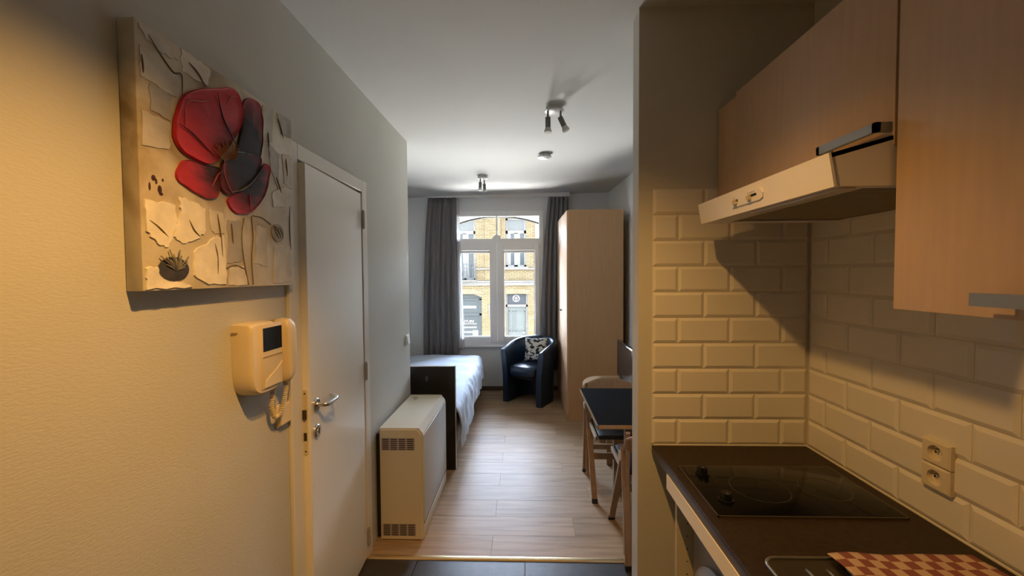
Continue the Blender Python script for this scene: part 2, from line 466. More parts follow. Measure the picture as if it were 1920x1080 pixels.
# window wall
WX0, WX1, WZ0, WZ1 = -.998, .236, .63, 2.455
bm = B()
bx(bm, -1.75, WX0, YF, 5.95, -.1, ztop); bx(bm, WX1, 1.3, YF, 5.95, -.1, ztop)
bx(bm, WX0, WX1, YF, 5.95, -.1, WZ0); bx(bm, WX0, WX1, YF, 5.95, WZ1, ztop)
obj('wall_back', bm, wall_far_m, **ST)
box('baseboard_back', baseboard_m, (-1.6, 1.138, YF - .014, YF - .001, 0.0, .054), r=.003, **ST)

# ------------------------------------------------------------------ window
win = struct('window_1', (-.385, YF, .62))
def bar(name, x0, x1, z0, z1, y0, y1, parent, m=pvc_m, r=.004): return box(name, m, (x0, x1, y0, y1, z0, z1), parent, r=r)
bm = B()
fx0, fx1, fz0, fz1 = -1.012, .250, .622, 2.468
gx0, gx1 = -.955, .194
for d in ((fx0, gx0, fz0, fz1), (gx1, fx1, fz0, fz1), (gx0, gx1, 2.40, fz1), (gx0, gx1, fz0, .668), (gx0, gx1, 2.035, 2.092)):
    bx(bm, d[0], d[1], YF - .022, YF + .05, d[2], d[3])
obj('window_frame', bm, pvc_m, win)
def sash(x0, x1, gx0_, gx1_):
    z0, z1, g0, g1 = .668, 2.035, .737, 1.934
    bm = B()
    for d in ((x0, gx0_, z0, z1), (gx1_, x1, z0, z1), (gx0_, gx1_, z0, g0), (gx0_, gx1_, g1, z1)):
        bx(bm, d[0] + .0015, d[1] - .0015 if d[1] == x1 else d[1], YF - .040, YF + .035, d[2] + .001, d[3] - .001)
    s = obj('sash', bm, pvc_m, win)
    bm = B()
    for d in ((gx0_, gx0_ + .012, g0, g1), (gx1_ - .012, gx1_, g0, g1), (gx0_, gx1_, g0, g0 + .012)):
        bx(bm, d[0], d[1], YF - .012, YF + .02, d[2], d[3])
    obj('glazing_bead', bm, pvc_m, s)
    bm = B(); bx(bm, gx0_, gx1_, YF + .004, YF + .010, g0, g1); obj('pane', bm, glass_m, s)
    box('roller_blind_case', pvc_m, (gx0_ + .004, gx1_ - .004, YF - .036, YF + .0, 1.898, 1.932), s, r=.006)
    return s
s1 = sash(gx0, -.385, -.888, -.472)
s2 = sash(-.384, gx1, -.297, .134)
bm = B(); bx(bm, gx0, gx1, YF + .012, YF + .018, 2.092, 2.40); obj('upper_pane', bm, glass_m, win)
box('glazing_bar', pvc_m, (-.393, -.373, YF - .005, YF + .04, 2.092, 2.40), win)
bm = B(); prism(bm, [(-.383 + .058 * math.cos(t), 2.090 + .058 * math.sin(t)) for t in [PI * i / 14 for i in range(15)]], 'y', YF - .018, YF + .03)
obj('half_round_rosette', bm, pvc_m, win)
bm = B(); bx(bm, -.372, -.350, YF - .052, YF - .040, 1.30, 1.37); bx(bm, -.366, -.352, YF - .085, YF - .040, 1.338, 1.352); bx(bm, -.368, -.350, YF - .09, YF - .078, 1.205, 1.352)
obj('handle', bm, mat('white_handle', (.85, .85, .84), .3), s2)
for z in (.76, 1.96):
    bm = B(); cyl(bm, (.204, YF - .046, z - .04), (.204, YF - .046, z + .04), .009, n=10); obj('hinge', bm, pvc_m, s2)
box('window_sill', pvc_m, (-1.03, .262, YF - .045, YF + .03, .602, .622), win, r=.004)
# arched outer head of the opening, seen through the upper pane
bm = B()
arc = [(-.381 + .64 * math.sin(t), 2.435 - .125 * (math.sin(t) ** 2)) for t in [(-PI / 2) + PI * i / 18 for i in range(19)]]
prism(bm, [(-1.02, 2.47)] + arc + [(.26, 2.47)], 'y', 5.86, 5.945)
obj('arched_head', bm, mat('grey_reveal', (.42, .42, .40), .8), win)
bm = B()
prism(bm, [(x, z - .022) for x, z in arc] + arc[::-1], 'y', 5.91, 5.955)
obj('arch_edge', bm, plaster_m, win)

# ------------------------------------------------------------------ door
dr = struct('door_1', (XL, DY1, 0))
bm = B()
cx0, cx1 = XL - .0, -.898
bx(bm, XL - .0005, cx1, 1.553, DY0, 0.0, 2.128); bx(bm, XL - .0005, cx1, DY1, 2.35, 0.0, 2.128); bx(bm, XL - .0005, cx1, DY0, DY1, DZ, 2.128)
bmesh.ops.bevel(bm, geom=list(bm.edges), offset=.002, segments=1, affect='EDGES')
obj('door_casing', bm, casing_m, dr)
bm = B()
bx(bm, XL - .10, XL, DY0 - .02, DY0 - .002, 0, DZ + .02); bx(bm, XL - .10, XL, DY1 + .002, DY1 + .02, 0, DZ + .02); bx(bm, XL - .10, XL, DY0, DY1, DZ + .002, DZ + .02)
obj('door_jamb', bm, casing_m, dr)
HX, HY = -.900, 2.268                       # hinge line
a = math.radians(2.6)
dm = Matrix.Translation((HX, HY, 0)) @ Matrix.Rotation(-(PI / 2) + a, 4, 'Z')  # local x runs to the free edge, local y out of the wall
def dl(bm): bm.transform(dm); return bm
def P(x, y, z): return dm @ Vector((x, y, z))
leaf = rbox(0, .634, -.040, 0, .012, 2.052, r=.002, seg=1)
lf = obj('door_leaf', dl(leaf), door_m, dr)
# lock face plate on the leaf edge
bm = B()
pl = [(-.020 + .009 * math.cos(t), (1.135 if t < PI else .885) + .009 * math.sin(t)) for t in [PI * i / 8 for i in range(9)] + [PI + PI * i / 8 for i in range(9)]]
prism(bm, pl, 'x', .634, .6362); dl(bm)
fp = obj('lock_faceplate', bm, mat('painted_faceplate', (.66, .58, .42), .4), lf)
bm = B(); bx(bm, .6362, .6445, -.027, -.013, 1.025, 1.062); bx(bm, .6362, .6372, -.026, -.014, .935, .968); dl(bm)
obj('latch_bolt', bm, mat('dark_steel', (.10, .08, .05), .4, metal=.8), fp)
bm = B()
for z in (1.128, .892): cyl(bm, (.6362, -.02, z), (.6368, -.02, z), .0035, n=10)
dl(bm); obj('screw', bm, black_m, fp)
# lever handle
bm = B(); lathe(bm, (.585, 0, 1.068), [(.0265, 0), (.0265, .006), (.0235, .009), (.012, .009), (.0105, .012)], 'y'); dl(bm)
hd = obj('lever_handle', bm, chrome_m, lf, smooth=40)
bm = B()
pts = [(.585, .0, 1.068), (.585, .030, 1.068), (.583, .040, 1.068), (.577, .047, 1.068), (.565, .050, 1.068), (.54, .050, 1.068), (.51, .051, 1.068), (.495, .050, 1.069), (.484, .044, 1.07), (.474, .034, 1.071), (.464, .022, 1.072), (.456, .012, 1.073)]
tube(bm, pts, .0095, 12); dl(bm); obj('lever', bm, chrome_m, hd, smooth=50)
bm = B(); lathe(bm, (.585, 0, .958), [(.0265, 0), (.0265, .007), (.0235, .010), (.012, .0105), (.0115, .0115)], 'y'); dl(bm)
kr = obj('keyhole_rosette', bm, chrome_m, lf, smooth=40)
bm = B(); cyl(bm, (.583, .0112, .963), (.583, .0125, .963), .0045, n=10); bx(bm, .5805, .5855, .0112, .0125, .947, .963); dl(bm)
obj('keyhole', bm, black_m, kr)
for z in (.13, 1.07, 1.91):
    bm = B(); cyl(bm, (-.889, HY + .006, z - .045), (-.889, HY + .006, z + .045), .008, n=12); cyl(bm, (-.889, HY + .006, z - .052), (-.889, HY + .006, z + .052), .005, n=8)
    obj('hinge', bm, mat('painted_hinge', (.45, .42, .36), .4, metal=.3), dr, smooth=40)

# ------------------------------------------------------------------ kitchen wall tiles (each tile its own piece)
CZ, T = .9188, .1015
def metro(parent, u0, u1, z0, z1, plane, axis):
    """bevelled tile lying on a plane; axis 'y' faces -Y, axis 'x' faces -X"""
    g, b, t0, t1 = .0012, .011, .004, .009
    u0, u1, z0, z1 = u0 + g, u1 - g, z0 + g, z1 - g
    b = min(b, (u1 - u0) * .3)
    bm = B()
    def P(u, z, d): return (u, plane - d, z) if axis == 'y' else (plane - d, u, z)
    R = []
    for i, d in ((0, 0), (0, t0), (b, t1)):
        R.append([bm.verts.new(P(u, z, d)) for u, z in ((u0 + i, z0 + i), (u1 - i, z0 + i), (u1 - i, z1 - i), (u0 + i, z1 - i))])
    for A, C in zip(R, R[1:]):
        for k in range(4): bm.faces.new((A[k], A[(k + 1) % 4], C[(k + 1) % 4], C[k]))
    bm.faces.new(R[-1])
    return obj('tile', bm, tile_m, parent)
for r in range(10):
    z0 = CZ + .001 + r * T; z1 = z0 + T
    e = [.5033]; x = .5033 + (.1008 if r % 2 == 0 else .2016)
    while x < 1.09: e.append(x); x += .2016
    e.append(1.1085)
    for a_, b_ in zip(e, e[1:]): metro(wp, a_, b_, z0, z1, YP - .0005, 'y')
    e = [1.657]; y = 1.667 - (.2025 if r % 2 == 0 else .1012)
    while y > -.35: e.append(y); y -= .2025
    for a_, b_ in zip(e, e[1:]): metro(wr, b_, a_, z0, z1, XR - .0005, 'x')
bm = B(); bx(bm, .5033, 1.1165, YP - .0035, YP - .0002, CZ, CZ + 10 * T); obj('grout_bed', bm, grout_m, wp)
bm = B(); bx(bm, XR - .0035, XR - .0002, -.35, YP - .004, CZ, CZ + 10 * T); obj('grout_bed', bm, grout_m, wr)

# ------------------------------------------------------------------ worktop, base cabinet, washing machine
wt = thing('worktop', (.8, .7, .88), 'dark brown laminate worktop running along the white tiled wall', 'worktop')
bm = B(); prism(bm, [(.512, .8795), (.503, .886), (.503, .913), (.508, CZ - .0003), (1.1075, CZ - .0003), (1.1075, .8795)], 'y', -.35, 1.6565)
obj('slab', bm, worktop_m, wt)
bm = B(); bx(bm, .5022, .5032, -.35, 1.6565, .886, .912); obj('front_edge', bm, worktop_edge_m, wt, label='dark grey edge strip along the front')
bm = B(); bx(bm, .506, 1.1065, 1.650, 1.6566, CZ - .0002, CZ + .004); bx(bm, 1.1015, 1.1075, -.35, 1.650, CZ - .0002, CZ + .004)
obj('sealing_strip', bm, mat('white_sealant', (.72, .68, .60), .5), wt, label='white sealing line where worktop meets tiles')

bc = thing('base_cabinet', (.8, 1.47, 0), 'cream open base cabinet with shelf pin holes under the worktop', 'cabinet')
bm = B(); bx(bm, .535, 1.10, 1.467, 1.485, .10, .8785); obj('side_panel', bm, mat('cream_board', (.66, .60, .46), .5), bc)
bm = B()
for i in range(12):
    z = .30 + .046 * i
    for x in (.572, 1.03): cyl(bm, (x, 1.4672, z), (x, 1.4664, z), .0025, n=8)
obj('pin_holes', bm, black_m, bc, kind='stuff')
bm = B(); prism(bm, [(.4985, .838), (.518, .838), (.518, .8785), (.5018, .8785), (.5018, .8900), (.4985, .8900)], 'y', -.30, 1.470)
obj('front_rail', bm, mat('cream_rail', (.90, .80, .60), .35), bc)
bm = B(); bx(bm, .560, 1.10, 1.470, 1.655, .0, .10); obj('plinth', bm, mat('cream_board', (.66, .60, .46), .5), bc)
bm = B(); bx(bm, .528, .545, .30, 1.466, .842, .877); obj('rail_backing', bm, mat('grey_rail', (.25, .23, .20), .5), bc)

wm = thing('washing_machine', (.85, 1.16, 0), 'grey front loading washing machine below the worktop edge', 'appliance')
box('body', washer_m, (.585, 1.09, .865, 1.452, .012, .83), wm, r=.008)
bm = B(); lathe(bm, (.585, 1.215, .50), [(.195, 0.0), (.195, -.016), (.182, -.024), (.166, -.024), (.158, -.012)], 'x', 40)
wd = obj('door_ring', bm, mat('silver_ring', (.42, .42, .44), .3, metal=.6), wm, smooth=40)
bm = B(); lathe(bm, (.585, 1.215, .50), [(.158, -.002), (.157, -.013), (.120, -.026), (.06, -.033), (.01, -.035)], 'x', 40)
obj('door_glass', bm, screen_m, wd, smooth=True)
for y in (.90, 1.41):
    for x in (.62, 1.05):
        bm = B(); cyl(bm, (x, y, 0), (x, y, .02), .018, n=12); obj('foot', bm, rubber_m, wm)

# cooktop
ck = thing('cooktop', (.8, 1.31, CZ), 'black glass two burner cooktop set into the dark worktop', 'cooktop')
box('glass_plate', blackglass_m, (.538, 1.055, 1.160, 1.463, CZ, CZ + .006), ck, r=.002)
bm = B()
for d in ((.536, 1.057, 1.158, 1.161), (.536, 1.057, 1.462, 1.465), (.536, .539, 1.158, 1.465), (1.054, 1.057, 1.158, 1.465)):
    bx(bm, d[0], d[1], d[2], d[3], CZ, CZ + .0055)
obj('trim_frame', bm, mat('dark_trim', (.16, .13, .10), .35, metal=.7), ck)
for y in (1.405, 1.238):
    bm = B(); lathe(bm, (.595, y, CZ + .006), [(.022, 0), (.022, .004), (.018, .006), (.016, .022), (.014, .025)], 'z', 24)
    k = obj('knob', bm, mat('knob_black', (.006, .006, .006), .25, spec=.25), ck, smooth=40)
    bm = B(); bx(bm, .594, .596, y - .015, y - .003, CZ + .0308, CZ + .0316); obj('pointer', bm, mat('pointer_grey', (.2, .2, .2), .5), k)
for x, y, r in ((.735, 1.312, .085), (.935, 1.312, .07)):
    bm = B()
    ring = [(r + .001, 0), (r + .001, .0002), (r - .001, .0002), (r - .001, 0)]
    lathe(bm, (x, y, CZ + .006), ring, 'z', 40, caps=False)
    obj('cooking_zone', bm, mat('zone_print', (.03, .028, .026), .3), ck)

# sink drainer and towel
sk = thing('sink_drainer', (.8, .7, CZ), 'stainless steel draining board with ridges beside the cooktop', 'sink')
def rrect(x0, x1, y0, y1, r, n=6):
    out = []
    for cx_, cy_, a0 in ((x1 - r, y1 - r, 0), (x0 + r, y1 - r, PI / 2), (x0 + r, y0 + r, PI), (x1 - r, y0 + r, 1.5 * PI)):
        out += [(cx_ + r * math.cos(a0 + PI / 2 * i / n), cy_ + r * math.sin(a0 + PI / 2 * i / n)) for i in range(n + 1)]
    return out
bm = B(); prism(bm, rrect(.555, 1.075, .10, .995, .035), 'z', CZ, CZ + .0035)
obj('plate', bm, mat('drainer_steel', (.20, .18, .14), .34, metal=1), sk)
bm = B(); q = rrect(.560, 1.070, .105, .990, .032); tube(bm, [(x, y, CZ + .004) for x, y in q], .0035, 6, closed=True)
obj('rim', bm, steel_m, sk, smooth=True)
for i in range(9):
    x = .640 + .046 * i
    bm = B(); tube(bm, [(x, .950, CZ + .0035), (x, .935, CZ + .005), (x, .60, CZ + .005), (x, .585, CZ + .0035)], .0032, 6)
    obj('ridge', bm, steel_m, sk, smooth=True)
me_n = 40
def towel_fn(u, v):
    x = .716 + .335 * u + .012 * math.sin(v * 5); y = .992 - .42 * v + .003 * math.sin(u * 9)
    return (x - .012 * v, y, CZ + .0152 + .0018 * math.sin(u * 13 + v * 7) + .0012 * math.sin(v * 23 + u * 3))
bm = grid(towel_fn, 34, 40)
uvl = bm.loops.layers.uv.new('UVMap')
bm.verts.index_update()
for f in bm.faces:
    for lp in f.loops:
        i, j = divmod(lp.vert.index, 41)
        lp[uvl].uv = (i / 34 * .335 / .0245, j / 40 * .42 / .0245)
tw = obj('tea_towel', bm, towel_m, smooth=True)
sm_ = tw.modifiers.new('thickness', 'SOLIDIFY'); sm_.thickness = .003; sm_.offset = -1
tag(tw, 'red and cream checked tea towel lying flat on the steel draining board', 'towel')

# sockets
so = thing('double_socket', (XR - .012, 1.13, 1.085), 'ivory double wall socket on the white tiles above the worktop', 'socket')
def socket_half(zc):
    bm = B(); yc, r, n, xf = 1.139, .0205, 32, 1.094
    hw, hh, cr = .039, .0325, .006
    def sq(t, hw, hh):
        c, s_ = math.cos(t), math.sin(t); k = min(hw / max(abs(c), 1e-6), hh / max(abs(s_), 1e-6)); return c * k, s_ * k
    R = []
    for x, f in ((XR - .006, 'o'), (xf + .004, 'o'), (xf, 'i'), (xf, 'c'), (xf + .0125, 'w')):
        ring = []
        for i in range(n):
            t = 2 * PI * (i + .5) / n
            if f == 'o': p = sq(t, hw, hh)
            elif f == 'i': p = sq(t, hw - .004, hh - .004)
            elif f == 'c': p = (r * math.cos(t), r * math.sin(t))
            else: p = (r * .93 * math.cos(t), r * .93 * math.sin(t))
            ring.append(bm.verts.new((x, yc - .006 + p[0], zc + p[1])))
        R.append(ring)
    for A_, C_ in zip(R, R[1:]):
        for i in range(n): bm.faces.new((A_[i], A_[(i + 1) % n], C_[(i + 1) % n], C_[i]))
    bm.faces.new(R[-1]); bm.faces.new(R[0][::-1])
    s = obj('socket_plate', bm, socket_m, so, smooth=35)
    bm = B()
    for dy in (-.0095, .0095): cyl(bm, (xf + .0128, yc - .006 + dy, zc), (xf + .0118, yc - .006 + dy, zc), .0032, n=10)
    obj('contact_hole', bm, black_m, s, kind='stuff')
    bm = B(); cyl(bm, (xf + .0125, yc - .006, zc + .0105), (xf + .001, yc - .006, zc + .0105), .0024, n=8)
    obj('earth_pin', bm, steel_m, s)
socket_half(1.117); socket_half(1.050)

# ------------------------------------------------------------------ wall cabinets and hood
wc = thing('wall_cabinet', (.93, 1.2, 2.0), 'beech wall cabinet above the white extractor hood', 'cabinet', 'beech wall cabinets over the worktop')
bm = B(); bx(bm, .770, 1.108, .874, 1.516, 1.886, 2.238); obj('carcass', bm, laminate_m, wc)
d_ = box('door', laminate_m, (.750, .769, .876, 1.516, 1.862, 2.242), wc, r=.0015)
bm = B(); bx(bm, .716, .726, .868 + .012, 1.054, 1.890, 1.909)
bx(bm, .716, .751, .880, .890, 1.890, 1.909); bx(bm, .716, .751, 1.044, 1.054, 1.890, 1.909)
obj('handle', bm, greymetal_m, d_)
box('filler_panel', laminate_m, (.754, .772, 1.518, 1.656, 1.886, 2.232), wc, label='narrow filler strip between cabinet and wall')
wc2 = thing('wall_cabinet', (.93, .55, 1.9), 'beech wall cabinet right of the hood, reaching lower over the worktop', 'cabinet', 'beech wall cabinets over the worktop')
bm = B(); bx(bm, .770, 1.108, .272, .868, 1.532, 2.238); obj('carcass', bm, laminate_m, wc2)
d_ = box('door', laminate_m, (.750, .769, .270, .870, 1.528, 2.242), wc2, r=.0015)
bm = B(); bx(bm, .713, .722, .49, .690, 1.548, 1.569)
for y in (.655, .515): bx(bm, .720, .751, y - .005, y + .005, 1.551, 1.566)
obj('handle', bm, greymetal_m, d_)

hd = thing('extractor_hood', (.85, 1.2, 1.78), 'white extractor hood with two slide controls under the beech cabinet', 'hood')
HY0, HY1 = .878, 1.515
bm = B()
side = [(.6215, 1.846), (.7485, 1.881), (1.107, 1.884), (1.107, 1.780), (.640, 1.780), (.633, 1.781)]
# shell open below: skin of the side profile plus lips around the filter
prism(bm, [(.6215, 1.846), (.7485, 1.881), (1.107, 1.884), (1.107, 1.876), (.7485, 1.872), (.628, 1.838)], 'y', HY0, HY1)
for y0, y1 in ((HY0, HY0 + .004), (HY1 - .004, HY1)):
    prism(bm, side, 'y', y0, y1)
bx(bm, 1.100, 1.107, HY0, HY1, 1.780, 1.88)
obj('shell', bm, hood_m, hd)
bm = B(); prism(bm, [(.6205, 1.8475), (.6250, 1.849), (.6385, 1.780), (.6325, 1.7785)], 'y', HY0 - .002, HY1 + .002)
obj('front_panel', bm, hood_m, hd)
bm = B()
bx(bm, .634, .710, HY0 + .004, HY1 - .004, 1.7795, 1.783); bx(bm, 1.075, 1.103, HY0 + .004, HY1 - .004, 1.7795, 1.783)
bx(bm, .710, 1.075, HY1 - .055, HY1 - .004, 1.7795, 1.783); bx(bm, .710, 1.075, HY0 + .004, HY0 + .025, 1.7795, 1.783)
obj('underside_frame', bm, hood_m, hd)
box('lamp_cover', mat('lamp_cover_plastic', (.62, .58, .50), .3), (.652, .690, .89, 1.23, 1.7735, 1.7795), hd, r=.003)
bm = B(); bx(bm, .712, 1.073, HY0 + .026, HY1 - .056, 1.7851, 1.7868); obj('filter_backing', bm, mat('filter_dark', (.035, .027, .018), .7), hd)
bm = B()
y = HY0 + .03
while y < HY1 - .064:
    bx(bm, .712, 1.073, y, y + .0062, 1.7842, 1.7850); y += .0145
obj('grease_filter', bm, mat('filter_bars', (.46, .40, .28), .5), hd, kind='stuff')
bm = B(); bx(bm, .93, .955, HY0 + .03, HY0 + .17, 1.772, 1.778); obj('filter_clip', bm, black_m, hd)
# control plate lies in the plane of the slanted front
def hp(y, t, d):        # t 0 bottom .. 1 top of the front panel, d outwards
    x = .6325 + (.6205 - .6325) * t; z = 1.7785 + (1.8475 - 1.7785) * t
    return Vector((x - d * .985, y, z - d * .17))
bm = B()
o = rrect(1.117, 1.283, .30, .76, .001, 1)
cap = [(1.283, .30), (1.283, .76), (1.135, .76), (1.122, .70), (1.117, .53), (1.122, .36), (1.135, .30)]
A_ = [bm.verts.new(hp(y, t, 0)) for y, t in cap]; C_ = [bm.verts.new(hp(y, t, .003)) for y, t in cap]
for i in range(len(cap)): bm.faces.new((A_[i], A_[(i + 1) % len(cap)], C_[(i + 1) % len(cap)], C_[i]))
bm.faces.new(C_); bm.faces.new(A_[::-1])
cp = obj('control_plate', bm, hood_m, hd)
def quad_prism(y0, y1, t0, t1, d0, d1):
    bm = B(); V = [[bm.verts.new(hp(y, t, d)) for y, t in ((y0, t0), (y1, t0), (y1, t1), (y0, t1))] for d in (d0, d1)]
    for i in range(4): bm.faces.new((V[0][i], V[0][(i + 1) % 4], V[1][(i + 1) % 4], V[1][i]))
    bm.faces.new(V[0][::-1]); bm.faces.new(V[1]); return bm
for y0, y1, yk in ((1.146, 1.190, 1.180), (1.243, 1.264, 1.257)):
    obj('slot', quad_prism(y0, y1, .50, .60, .003, .0033), black_m, cp)
    obj('slide_knob', quad_prism(yk - .007, yk + .007, .42, .58, .003, .010), mat('slide_knob_plastic', (.55, .47, .30), .4), cp)
mk = mat('print_grey', (.2, .17, .12), .6)
for y in (1.186, 1.176, 1.166, 1.156, 1.262): obj('setting_mark', quad_prism(y - .0018, y + .0018, .645, .69, .003, .0033), mk, cp)

# ------------------------------------------------------------------ poppy canvas
PETALS = [[(1.018, 1.999), (1.031, 2.045), (1.055, 2.076), (1.1, 2.107), (1.159, 2.131), (1.206, 2.158), (1.244, 2.163), (1.262, 2.136), (1.27, 2.094), (1.249, 2.046), (1.218, 2.001), (1.186, 1.961), (1.151, 1.923), (1.123, 1.908), (1.077, 1.91), (1.035, 1.917), (1.015, 1.937), (1.01, 1.968)],
 [(1.269, 2.147), (1.312, 2.171), (1.348, 2.175), (1.367, 2.154), (1.371, 2.097), (1.365, 2.027), (1.345, 1.973), (1.301, 1.925), (1.248, 1.939), (1.236, 1.971), (1.263, 2.051)],
 [(1.012, 1.856), (1.034, 1.895), (1.058, 1.908), (1.117, 1.905), (1.173, 1.919), (1.165, 1.867), (1.158, 1.828), (1.124, 1.814), (1.073, 1.824), (1.032, 1.838)],
 [(1.167, 1.909), (1.186, 1.948), (1.249, 1.979), (1.334, 1.999), (1.364, 1.988), (1.331, 1.931), (1.258, 1.869), (1.193, 1.839), (1.164, 1.85), (1.158, 1.882)],
 [(1.193, 1.835), (1.272, 1.872), (1.339, 1.943), (1.379, 1.987), (1.408, 1.975), (1.392, 1.916), (1.358, 1.85), (1.296, 1.802), (1.241, 1.787), (1.198, 1.805)]]
WHITE = [[(0.93, 1.783), (1.014, 1.782), (1.016, 1.725), (0.99, 1.675), (0.958, 1.683), (0.931, 1.708)], [(1.024, 1.806), (1.073, 1.801), (1.113, 1.788), (1.112, 1.727), (1.084, 1.704), (1.03, 1.687), (1.006, 1.702), (1.029, 1.763)],
 [(1.067, 1.668), (1.142, 1.714), (1.177, 1.721), (1.186, 1.649), (1.183, 1.58), (1.115, 1.58), (1.065, 1.606)], [(0.927, 1.623), (0.96, 1.627), (0.991, 1.595), (1.035, 1.587), (1.059, 1.577), (0.927, 1.573)]]
STROKES = [[(0.932, 2.13), (1.037, 2.142), (1.029, 2.051), (0.931, 2.06)], [(0.955, 2.055), (1.016, 2.052), (1.008, 1.985), (0.954, 1.992)], [(0.93, 1.984), (1.007, 1.983), (1.002, 1.915), (0.929, 1.903)],
 [(0.93, 2.178), (0.966, 2.184), (1.006, 2.17), (1.038, 2.147), (0.992, 2.141), (0.946, 2.154)], [(1.046, 2.183), (1.088, 2.183), (1.144, 2.177), (1.137, 2.127), (1.048, 2.126)], [(1.375, 2.173), (1.437, 2.179), (1.423, 2.065), (1.375, 2.058)],
 [(1.454, 2.178), (1.541, 2.182), (1.541, 2.114), (1.483, 2.11)], [(1.406, 2.055), (1.465, 2.037), (1.455, 1.909), (1.412, 1.968)], [(1.48, 2.041), (1.541, 2.047), (1.54, 1.926), (1.488, 1.937)], [(1.416, 1.891), (1.497, 1.928), (1.494, 1.853), (1.422, 1.841)],
 [(1.123, 1.793), (1.179, 1.785), (1.183, 1.726), (1.142, 1.722), (1.127, 1.745)], [(1.197, 1.77), (1.254, 1.773), (1.256, 1.651), (1.191, 1.64)], [(1.324, 1.768), (1.378, 1.765), (1.38, 1.635), (1.311, 1.643)], [(1.417, 1.707), (1.517, 1.714), (1.521, 1.582), (1.411, 1.579)], [(1.197, 1.627), (1.262, 1.637), (1.276, 1.577), (1.195, 1.577)]]
BUD = [(1.406, 1.773), (1.429, 1.786), (1.458, 1.782), (1.475, 1.759), (1.467, 1.73), (1.438, 1.719), (1.413, 1.733), (1.402, 1.752)]
STEMS = [[(1.268, 1.784), (1.255, 1.733), (1.259, 1.669), (1.28, 1.576)], [(1.303, 1.794), (1.308, 1.728), (1.299, 1.662), (1.303, 1.576)], [(1.311, 1.797), (1.356, 1.796), (1.403, 1.78)], [(1.185, 1.627), (1.222, 1.637), (1.268, 1.624)]]
SPLASH = [(0.964, 1.829), (0.973, 1.812), (0.982, 1.836), (0.957, 1.836), (0.946, 1.814), (0.976, 1.802)]
def smooth_poly(p, it=2):
    for _ in range(it):
        q = []
        for i in range(len(p)):
            a_, b_ = p[i], p[(i + 1) % len(p)]
            q += [(a_[0] * .75 + b_[0] * .25, a_[1] * .75 + b_[1] * .25), (a_[0] * .25 + b_[0] * .75, a_[1] * .25 + b_[1] * .75)]
        p = q
    return p
def catmull(p, n=8):
    out = []
    for i in range(len(p) - 1):
        p0, p1, p2, p3 = p[max(i - 1, 0)], p[i], p[i + 1], p[min(i + 2, len(p) - 1)]
        for k in range(n):
            t = k / n
            out.append(tuple(.5 * (2 * b + (c - a_) * t + (2 * a_ - 5 * b + 4 * c - d) * t * t + (3 * b - a_ - 3 * c + d) * t ** 3) for a_, b, c, d in zip(p0, p1, p2, p3)))
    out.append(p[-1]); return out
pic = thing('canvas_painting', (XL, 1.235, 1.57), 'square relief canvas of a red poppy hanging on the left wall', 'painting')
FX = -.872
bm = rbox(XL + .0005, FX, .921, 1.548, 1.570, 2.186, r=.003)
obj('canvas', bm, canvas_m, pic, smooth=35)
def torn(poly, n=5):
    out = []
    for i in range(len(poly)):
        a_, b_ = poly[i], poly[(i + 1) % len(poly)]
        for k in range(n):
            t = k / n; j = .0035 if k else 0
            out.append((a_[0] + (b_[0] - a_[0]) * t + random.uniform(-j, j), a_[1] + (b_[1] - a_[1]) * t + random.uniform(-j, j)))
    return out
def relief(name, poly, m, h=.004, dome=.003, base=0.0, sm=2, rough=.0, rim=True, n=5):
    """raised paint: rim ring then concentric rings towards the middle"""
    p = smooth_poly(poly, sm) if sm else torn(poly); cy_ = sum(a_[0] for a_ in p) / len(p); cz_ = sum(a_[1] for a_ in p) / len(p)
    bm = B(); R = []
    x0 = FX + base
    prof = [(1.0, -.0004)] + [(1 - .02, h)] + ([(1 - .07, h * .55)] if rim else []) + [(1 - k / n, h * (.55 if rim else 1) + dome * math.sin(PI / 2 * k / n)) for k in range(1, n)]
    for s, d in prof:
        ring = []
        for a_ in p:
            y, z = cy_ + (a_[0] - cy_) * s, cz_ + (a_[1] - cz_) * s
            nn = noise.noise(Vector((y * 38, z * 38, 1.7))) * rough if d > 0 else 0
            ring.append(bm.verts.new((x0 + d + nn, y, z)))
        R.append(ring)
    k = len(p)
    for A_, C_ in zip(R, R[1:]):
        for i in range(k): bm.faces.new((A_[i], A_[(i + 1) % k], C_[(i + 1) % k], C_[i]))
    bm.faces.new(R[-1])
    return obj(name, bm, m, pic, smooth=50)
pm1 = petal_mat('poppy_red_paint', 1.232, 1.955, .03, .13, (.09, .014, .014), (.60, .035, .045))
pm2 = petal_mat('poppy_dark_red_paint', 1.29, 2.02, .06, .17, (.022, .016, .018), (.36, .026, .034))
pm3 = petal_mat('poppy_lower_paint', 1.17, 1.91, .05, .12, (.05, .018, .018), (.52, .034, .042))
pm4 = petal_mat('poppy_heart_paint', 1.27, 1.93, .05, .17, (.028, .020, .021), (.24, .026, .032))
pm5 = petal_mat('poppy_low_right_paint', 1.29, 1.91, .05, .13, (.03, .016, .018), (.46, .03, .04))
tones = [(.68, .62, .50), (.56, .52, .44), (.76, .70, .58), (.44, .41, .35), (.64, .60, .52)]
smats = [mat('paint_stroke_%s' % nm, t, .5, var=.16, vscale=14, bump=.4, bscale=35) for nm, t in zip(('sand', 'taupe', 'cream', 'umber', 'stone'), tones)]
for i, s in enumerate(STROKES): relief('paint_stroke', s, smats[(i * 3 + (1 if i in (5, 6, 8) else 0)) % 5] if i not in (6,) else smats[3], h=.0022, dome=-.0008, sm=0, rough=.0015, rim=False)
whm = mat('white_petal_paint', (.86, .80, .66), .45, var=.14, vscale=16, bump=.4, bscale=40)
for w in WHITE: relief('white_petal', w, whm, h=.0035, dome=-.0005, sm=0, rough=.0015, rim=False)
bm = B()
